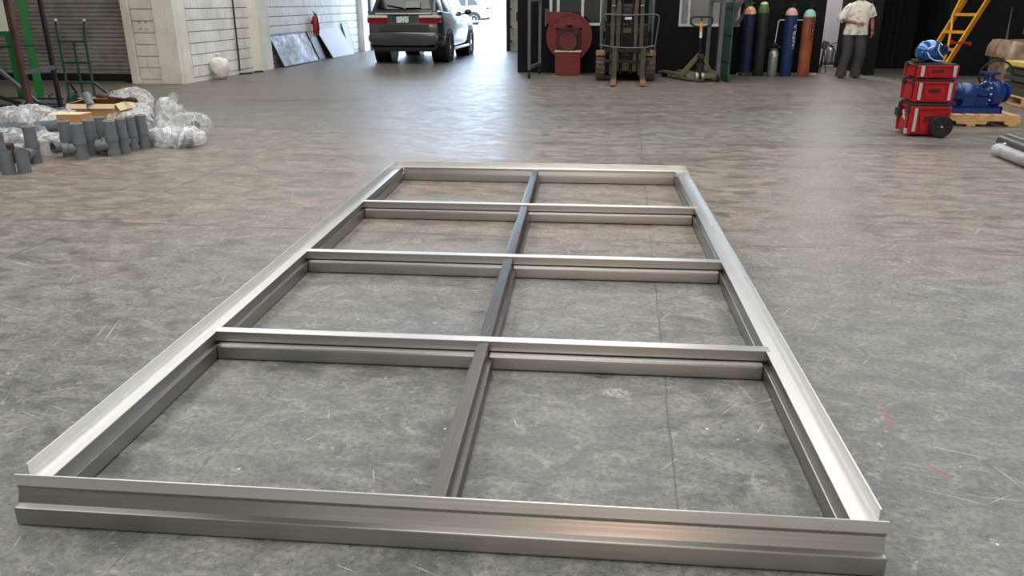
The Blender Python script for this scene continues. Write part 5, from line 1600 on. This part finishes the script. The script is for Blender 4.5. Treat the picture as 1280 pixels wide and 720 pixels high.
# ---------------------------------------------------------------- red toolbox stack with helmet
def toolbox(name, label, z0, z1, taper, latches, lid, extra=None):
    t = thing(name, label, 'toolbox', (3.335, 9.77, z0), 0.0)
    H_ = z1 - z0
    X1, Y1 = 0.415, 0.46
    m = MB().span((0.0, 0.0, 0.0), (X1, Y1, H_ * 0.86), bev=0.012)
    m.warp(lambda v: Vector((v.x + (X1 / 2 - v.x) * taper * (1 - v.z / H_), v.y + (Y1 / 2 - v.y) * taper * (1 - v.z / H_), v.z)))
    body = m.build('case', M_TOOLRED, t)
    # raised side panels, corner ribs and a dark plate painting the shade of the grip recess
    p = MB()
    p.prism([(0.12, H_ * 0.12), (0.29, H_ * 0.12), (0.32, H_ * 0.70), (0.09, H_ * 0.70)], 'y', -0.008, 0.02)
    p.prism([(0.10, H_ * 0.10), (0.34, H_ * 0.10), (0.36, H_ * 0.70), (0.08, H_ * 0.70)], 'x', -0.008, 0.02)
    p.build('side_panel', M_TOOLRED, t)
    for (x, y) in ((0.005, 0.005), (X1 - 0.005, 0.005), (0.005, Y1 - 0.005), (X1 - 0.005, Y1 - 0.005)):
        MB().bar((x + (X1 / 2 - x) * taper, y + (Y1 / 2 - y) * taper, 0.0), (x, y, H_ * 0.88), 0.04, 0.04, up=(0, 1, 0), bev=0.008).build('corner_rib', M_TOOLRED, t)
    g = MB().span((0.14, -0.016, H_ * 0.42), (0.27, -0.004, H_ * 0.60), bev=0.004)
    g.build('grip_shade', M_DKRED, t)
    rim = MB().span((-0.012, -0.012, H_ * 0.80), (X1 + 0.012, Y1 + 0.012, H_ * 0.90), bev=0.008)
    rim.build('rim', M_TOOLRED, t)
    ld = MB().span((0.006, 0.006, H_ * 0.90), (X1 - 0.006, Y1 - 0.006, H_), bev=0.012).build('lid', M_TOOLBLACK, t)
    MB().span((0.10, 0.08, H_ - 0.004), (0.32, 0.38, H_ + 0.004), bev=0.003).build('lid_pad', M_TOOLBLACK, ld)
    for x in latches:
        MB().span((x - 0.018, -0.024, H_ * 0.10), (x + 0.018, -0.006, H_ * 0.84), bev=0.004).build('latch', M_LATCH, t)
    MB().span((-0.03, 0.03, H_ * 0.66), (-0.006, 0.09, H_ * 0.95), bev=0.005).build('catch', M_TOOLBLACK, t)
    MB().span((-0.03, 0.34, H_ * 0.66), (-0.006, 0.40, H_ * 0.95), bev=0.005).build('catch', M_TOOLBLACK, t)
    return t


tb = toolbox('rolling_toolbox', 'large red rolling toolbox with black wheels at the bottom of the stack', 0.025, 0.385, 0.05, (0.045,), True)
for yy in (-0.055, 0.515):
    w = MB().lathe([(0.075, -0.03), (0.118, -0.03), (0.128, -0.018), (0.128, 0.018), (0.118, 0.03), (0.075, 0.03)], (0, 0, 0), (0, 1, 0), 36, True)
    w = w.build('wheel', M_RUBBER, tb)
    w.location = (0.325, yy, 0.105)
    h_ = MB().cyl((0, -0.018, 0), (0, 0.018, 0), 0.078, seg=28)
    for k in range(6):
        a = 2 * PI * k / 6
        h_.bar((0.02 * math.cos(a), -0.022, 0.02 * math.sin(a)), (0.1 * math.cos(a), -0.026, 0.1 * math.sin(a)), 0.02, 0.012, up=(0, 1, 0))
    h_.build('hub', M_TOOLBLACK, w)
    MB().cyl((0, -0.036, 0), (0, -0.02, 0), 0.012, seg=12).build('axle_cap', M_LATCH, w)
MB().span((-0.055, 0.30, 0.17), (-0.012, 0.42, 0.27), bev=0.008).build('tow_handle', M_TOOLBLACK, tb)
MB().span((-0.02, 0.03, 0.0), (0.0, 0.12, 0.06), bev=0.004).build('foot_pad', M_LATCH, tb)
lg = MB()
zz = [(0.17, 0.235), (0.225, 0.255), (0.20, 0.215), (0.255, 0.225), (0.20, 0.165), (0.265, 0.19), (0.275, 0.15)]
for a, b in zip(zz, zz[1:]):
    lg.bar((-0.014, a[0], a[1]), (-0.014, b[0], b[1]), 0.016, 0.006, up=(1, 0, 0))
lg.warp(lambda v: Vector((v.x, 0.44 - v.y, v.z)))
lg.build('emblem', M_WHITE, tb)
toolbox('toolbox', 'medium red toolbox with black lid in the middle of the stack', 0.395, 0.655, 0.04, (0.045, 0.37), True)
toolbox('toolbox', 'shallow red toolbox on top of the stack carrying the blue helmet', 0.665, 0.825, 0.03, (0.04, 0.385), True)

hm = thing('welding_helmet', 'shiny blue welding helmet resting on the topmost red toolbox', 'helmet', (3.485, 9.97, 0.829), 0.0)
sh_ = MB().ell((0, 0, 0.12), (0.155, 0.115, 0.128), 4)


def helm(v):
    v.z = max(v.z, 0.004)
    if v.x > 0.05:
        v.x += 0.03 * max(0.0, 1 - abs(v.z - 0.05) / 0.09)
    return v


sh_.warp(helm).build('shell', M_HELMET, hm, 60)
MB().ring((0.0, -0.117, 0.085), (0.0, -0.095, 0.085), 0.05, 0.035, 24).warp(lambda v: Vector((v.x * 1.3 - 0.06, v.y, v.z))).build('side_band', M_HELMET, hm)
MB().prism([(0.045, 0.20), (0.155, 0.185), (0.165, 0.10), (0.10, 0.075), (0.075, 0.12)], 'y', -0.106, -0.07).build('visor_frame', M_HELMET, hm)
MB().prism([(0.075, 0.188), (0.148, 0.176), (0.152, 0.115), (0.105, 0.10)], 'y', -0.112, -0.10).span((0.135, -0.075, 0.10), (0.168, 0.075, 0.185), bev=0.005).build('visor_lens', M_HELMETDK, hm)
MB().bar((-0.06, -0.112, 0.155), (0.005, -0.116, 0.185), 0.016, 0.012, up=(0, 1, 0)).build('stripe', M_WHITE, hm)
MB().tube([(0.055, -0.112, 0.205), (0.05, -0.118, 0.14), (0.075, -0.12, 0.10), (0.12, -0.11, 0.06)], 0.006, 6).tube([(-0.11, -0.085, 0.115), (-0.06, -0.114, 0.115), (-0.03, -0.12, 0.06), (0.02, -0.118, 0.03), (0.12, -0.09, 0.02)], 0.006, 6).build('edge_trim', M_WHITE, hm)
MB().span((-0.16, -0.09, 0.0), (-0.05, 0.09, 0.03), bev=0.01).build('head_band', M_TOOLBLACK, hm)


# ---------------------------------------------------------------- pallet and blue pump
def pallet(label, loc, nb, wx, dy):
    t = thing('pallet', label, 'pallet', loc)
    for i in range(nb):
        x = -wx / 2 + (i + 0.5) * wx / nb
        MB().span((x - wx / nb * 0.40, 0, 0.125), (x + wx / nb * 0.40, dy, 0.145), bev=0.003).build('deck_board', M_PINE, t)
    for y in (0.0, dy / 2 - 0.02, dy - 0.04):
        st_ = MB().prism([(-wx / 2, 0.03), (-wx / 2 + 0.0, 0.125), (wx / 2, 0.125), (wx / 2, 0.03), (wx / 2 - 0.17, 0.03), (wx / 2 - 0.19, 0.07), (wx / 2 - 0.38, 0.07), (wx / 2 - 0.40, 0.03),
                          (-wx / 2 + 0.40, 0.03), (-wx / 2 + 0.38, 0.07), (-wx / 2 + 0.19, 0.07), (-wx / 2 + 0.17, 0.03)], 'y', y, y + 0.038)
        st_.build('stringer', M_PINE, t)
    for i in range(3):
        x = -wx / 2 + 0.08 + i * (wx - 0.16) / 2
        MB().span((x - 0.05, 0, 0.004), (x + 0.05, dy, 0.03), bev=0.003).build('bottom_board', M_PINE, t)
    return t


pallet('pale wooden pallet under the blue pump beside the red toolboxes', (4.38, 10.68, 0), 7, 1.14, 1.0)
pallet('wooden pallet under the grey slab stack at the right edge', (6.68, 12.65, 0), 8, 1.7, 1.1)
pm = thing('pump', 'deep blue motor and centrifugal pump set on the wooden pallet', 'pump', (4.37, 10.98, 0.145))
sk_ = MB().span((-0.50, -0.16, 0.0), (0.40, -0.13, 0.085)).span((-0.50, 0.13, 0.0), (0.40, 0.16, 0.085)).span((-0.50, -0.16, 0.075), (0.40, 0.16, 0.088)).span((-0.50, -0.16, 0.0), (-0.48, 0.16, 0.08)).span((0.38, -0.16, 0), (0.40, 0.16, 0.08))
sk_.build('skid', M_PUMP, pm)
mt = MB().cyl((-0.46, 0, 0.245), (-0.10, 0, 0.245), 0.125, seg=32)
for i in range(26):
    a = 2 * PI * i / 26
    mt.bar((-0.42, 0.125 * math.cos(a), 0.245 + 0.125 * math.sin(a)), (-0.14, 0.125 * math.cos(a), 0.245 + 0.125 * math.sin(a)), 0.008, 0.02, up=(0, math.cos(a), math.sin(a)))
mt.cyl((-0.10, 0, 0.245), (-0.07, 0, 0.245), 0.135, seg=32).cyl((-0.50, 0, 0.245), (-0.46, 0, 0.245), 0.13, seg=32)
mt.span((-0.40, -0.10, 0.088), (-0.16, 0.10, 0.15))
mt = mt.build('motor', M_PUMP, pm)
MB().span((-0.36, -0.07, 0.36), (-0.18, 0.07, 0.415), bev=0.012).build('terminal_box', M_PUMP, mt)
MB().lathe([(0.0, 0), (0.125, 0), (0.13, 0.01), (0.13, 0.14), (0.125, 0.15), (0, 0.15)], (-0.07, 0, 0.24), (1, 0, 0), 28).span((-0.07, -0.125, 0.085), (0.08, 0.125, 0.24)).build('coupling_guard', M_PUMP, pm)
MB().lathe([(0.0, 0), (0.075, 0), (0.085, 0.03), (0.07, 0.06), (0.07, 0.13), (0.11, 0.16), (0.11, 0.20), (0, 0.2)], (0.08, 0, 0.24), (1, 0, 0), 28).span((0.10, -0.09, 0.085), (0.24, 0.09, 0.20), bev=0.01).build('bearing_housing', M_PUMP, pm)
vo = MB().lathe([(0, -0.07), (0.13, -0.07), (0.17, -0.045), (0.18, 0), (0.17, 0.045), (0.13, 0.07), (0, 0.07)], (0.31, 0, 0.24), (1, 0.35, 0), 36)
vo.lathe([(0.0, 0.0), (0.085, 0.0), (0.085, 0.10), (0.125, 0.10), (0.125, 0.13), (0, 0.13)], (0.34, 0, 0.24), (1, 0.35, 0), 30)
vo = vo.build('volute', M_PUMP, pm)
bt = MB()
for i in range(12):
    a = 2 * PI * i / 12
    bt.cyl((0.245, 0.15 * math.cos(a), 0.24 + 0.15 * math.sin(a)), (0.225, 0.15 * math.cos(a), 0.24 + 0.15 * math.sin(a)), 0.011, seg=6)
bt.build('casing_bolts', M_LATCH, vo)
MB().lathe([(0, 0), (0.07, 0), (0.06, 0.12), (0.06, 0.14), (0.115, 0.145), (0.115, 0.17), (0.0, 0.17)], (0.25, 0.02, 0.33), (0, 0, 1), 28).build('discharge_flange', M_PUMP, pm)
MB().ring((0.17, -0.115, 0.30), (0.17, -0.10, 0.30), 0.085, 0.062, 28).build('suction_ring', M_PUMP, pm)
MB().bar((0.10, -0.09, 0.33), (0.17, -0.10, 0.40), 0.014, 0.01).build('tag_strip', M_WHITE, pm)

# ---- wrapped crate, slabs, hose loop, rolls at the right edge
cr = thing('wrapped_crate', 'crate draped in brown paper and film by the charcoal wall at the right edge', 'crate', (8.0, 17.05, 0))
m = MB().span((-0.72, -0.42, 0.0), (0.9, 0.45, 0.62))
m.build('crate_body', M_WRAP, cr)
dr = MB()
gx, gy = 26, 16
grid = []
for j in range(gy + 1):
    row = []
    for i in range(gx + 1):
        u, v = i / gx, j / gy
        x = -0.86 + u * 1.86
        y = -0.60 + v * 1.1
        z = 0.77
        ex_ = max(0, -0.74 - x) + max(0, -0.44 - y)
        z -= min(0.5, ex_ * 2.6)
        x2 = max(x, -0.78 - 0.25 * max(0, -0.74 - x))
        y2 = max(y, -0.46 - 0.2 * max(0, -0.44 - y))
        w = nvec(Vector((u * 9, v * 6, 3)))
        row.append(dr.bm.verts.new((x2 + w.x * 0.035, y2 + w.y * 0.03, z + w.z * 0.02)))
    grid.append(row)
for j in range(gy):
    for i in range(gx):
        dr.bm.faces.new((grid[j][i], grid[j][i + 1], grid[j + 1][i + 1], grid[j + 1][i]))
dr.build('paper_drape', M_WRAP, cr, 80)
MB().span((-0.68, -0.40, 0.62), (0.88, 0.42, 0.735)).build('crate_lid', M_WRAP, cr)
dc = thing('paper_roll', 'big roll of reddish paper lying end-on before the wrapped crate', 'roll', (7.35, 15.6, 0.0))
MB().lathe([(0.05, 0), (0.235, 0), (0.245, 0.01), (0.245, 0.7), (0.05, 0.7)], (0, 0, 0.246), (0.42, 1, 0), 36, True).build('roll', M_WRAP, dc)
MB().lathe([(0, -0.004), (0.205, -0.004), (0.205, 0.003), (0, 0.003)], (0, 0, 0.246), (0.42, 1, 0), 36).build('end_disc', M_ROLLEND, dc)
sb_ = None
for k in range(4):
    z0 = 0.147 + k * 0.098
    t = thing('steel_slab', ('dark grey slab at the bottom of the stack on the right-edge pallet', 'second slab from the bottom of the right-edge stack',
                             'third slab from the bottom of the right-edge stack', 'topmost dark slab under the yellow board at the right edge')[k], 'slab',
              (6.68 + (-0.02, 0.03, 0.0, 0.02)[k], 13.15, z0), (0.0, 0.02, -0.015, 0.01)[k], 'dark slabs stacked at the right edge')
    MB().span((-0.78, -0.42, 0), (0.78, 0.42, 0.075), bev=0.006).build('plate', M_SLAB, t)
    MB().span((-0.70, -0.40, 0.075), (-0.62, 0.40, 0.097)).span((0.62, -0.40, 0.075), (0.70, 0.40, 0.097)).build('spacer', M_PINE, t)
o = MB().span((-0.80, -0.40, 0), (0.80, 0.40, 0.07), bev=0.01)
o.warp(lambda v: v + Vector((0, 0, 0.01 * math.sin(v.x * 7))))
o = o.build('straw_board', M_YELBOARD)
o.location = (6.68, 13.15, 0.55)
tag(o, 'thick yellow straw board lying on top of the slab stack', 'board')
hl = MB().tube([(0.21 * math.cos(a), 0.06 * math.sin(a * 2) * 0.3, 0.19 + 0.175 * math.sin(a)) for a in [PI * 0.02 + i * PI * 1.5 / 26 - PI * 0.25 for i in range(27)]] + [(-0.20, -0.02, 0.05), (-0.22, -0.02, -0.11), (-0.2, 0, -0.243)], 0.012, 8)
hl = hl.build('hose_loop', M_RUBBER)
hl.location = (4.82, 11.30, 0.40)
tag(hl, 'thin black hose looping up behind the blue pump', 'hose')

an = thing('thin_mast', 'thin dark mast standing on the wrapped crate', 'mast', (7.35, 17.1, 0.76))
MB().cyl((0, 0, 0), (-0.01, 0, 0.30), 0.020, 0.014, 10).build('lower_rod', M_STEELGREY, an)
MB().cyl((-0.01, 0, 0.30), (-0.01, 0, 0.62), 0.012, 0.008, 10).build('upper_rod', M_STEELGREY, an)
ct = thing('hanging_jacket', 'olive cloth jacket draped over a rail above the wrapped crate', 'jacket', (7.85, 17.2, 0.76))
jk = MB().loft([ring_xy((0, 0, 0.12), 0.17, 0.07, wob=.3), ring_xy((0.02, 0, 0.28), 0.18, 0.09, wob=.25), ring_xy((0.05, 0, 0.45), 0.14, 0.08, wob=.2), ring_xy((0.08, 0, 0.56), 0.07, 0.05, wob=.1)])
jk.build('cloth', M_CLOTH, ct, 70)
MB().cyl((0.1, 0, 0.0), (0.1, 0, 0.85), 0.02, seg=10).cyl((-0.06, 0, 0.0), (0.0, 0, 0.3), 0.014, seg=8).build('rail', M_GALV, ct)
MB().span((0.09, -0.05, 0.25), (0.30, 0.02, 0.78)).build('white_board', M_WHITE, ct)

for i, (x, y1, r, m_, lab) in enumerate(((3.84, 8.62, 0.062, M_ROLL, 'grey film-wrapped roll nearest the camera at the right edge'),
                                        (4.14, 9.25, 0.058, M_PIPEGREY, 'plain grey tube lying behind the film-wrapped roll'),
                                        (4.30, 9.45, 0.058, M_PIPEGREY, 'second grey tube from the film-wrapped roll'),
                                        (4.46, 9.35, 0.058, M_ROLL, 'pale wrapped tube farthest right on the floor'))):
    t = thing('long_roll', lab, 'roll', (x, y1, r), 0.0, 'long rolls and tubes at the right edge')
    MB().ring((0, 0, 0), (0.02, -3.2, 0), r, r * 0.82, 24).build('tube', m_, t)
    if i == 0:
        wr = MB().ring((0, 0.012, 0), (0, -0.16, 0), r * 1.06, r * 0.9, 24)
        wr.warp(lambda v: v + (nvec(v * 30)) * 0.006)
        wr.warp(lambda v: Vector((v.x, v.y, max(v.z, -0.0615))))
        wr.build('end_wrap', M_FILM, t)
        MB().ell((0.03, -0.05, 0.068), (0.018, 0.015, 0.012), 2).build('tape_knot', M_WHITE, t)

# ---- yellow ladder against the charcoal wall
ld = thing('yellow_ladder', 'steep yellow steel ladder leaning on the charcoal wall behind the helmet', 'ladder', (0, 0, 0))
A0 = Vector((6.22, 17.15, 0.0))
DIR = Vector((0.69, 0.42, 1.17))
WV = Vector((-0.30, 0.33, 0.0))
for off in (Vector((0, 0, 0)), WV):
    MB().bar(A0 + off, A0 + off + DIR * 2.1, 0.13, 0.035, up=WV, bev=0.004).build('stringer', M_YELLOW, ld)
for k in range(1, 8):
    p = A0 + DIR * (k * 0.282 - 0.077 - 0.0)
    MB().bar(p, p + WV, 0.13, 0.055, bev=0.004).build('tread', M_YELLOW, ld)
MB().tube([(6.36, 17.45, 0.12), (6.47, 17.55, 0.5), (6.53, 17.72, 1.0), (6.55, 17.85, 1.2), (6.68, 17.93, 1.52), (7.12, 18.02, 2.35)], 0.024, 8).build('handrail', M_YELLOW, ld)
cl = thing('red_clamp', 'red bar clamp hooked on the yellow ladder', 'clamp', (6.55, 17.22, 0.71))
MB().span((-0.14, -0.02, -0.015), (0.20, 0.02, 0.02), bev=0.004).build('bar', M_REDTOOL, cl)
MB().span((-0.17, -0.03, -0.03), (-0.12, 0.03, 0.05), bev=0.005).build('jaw', M_REDTOOL, cl)
MB().span((0.16, -0.03, -0.05), (0.21, 0.03, 0.025), bev=0.005).build('jaw', M_REDTOOL, cl)
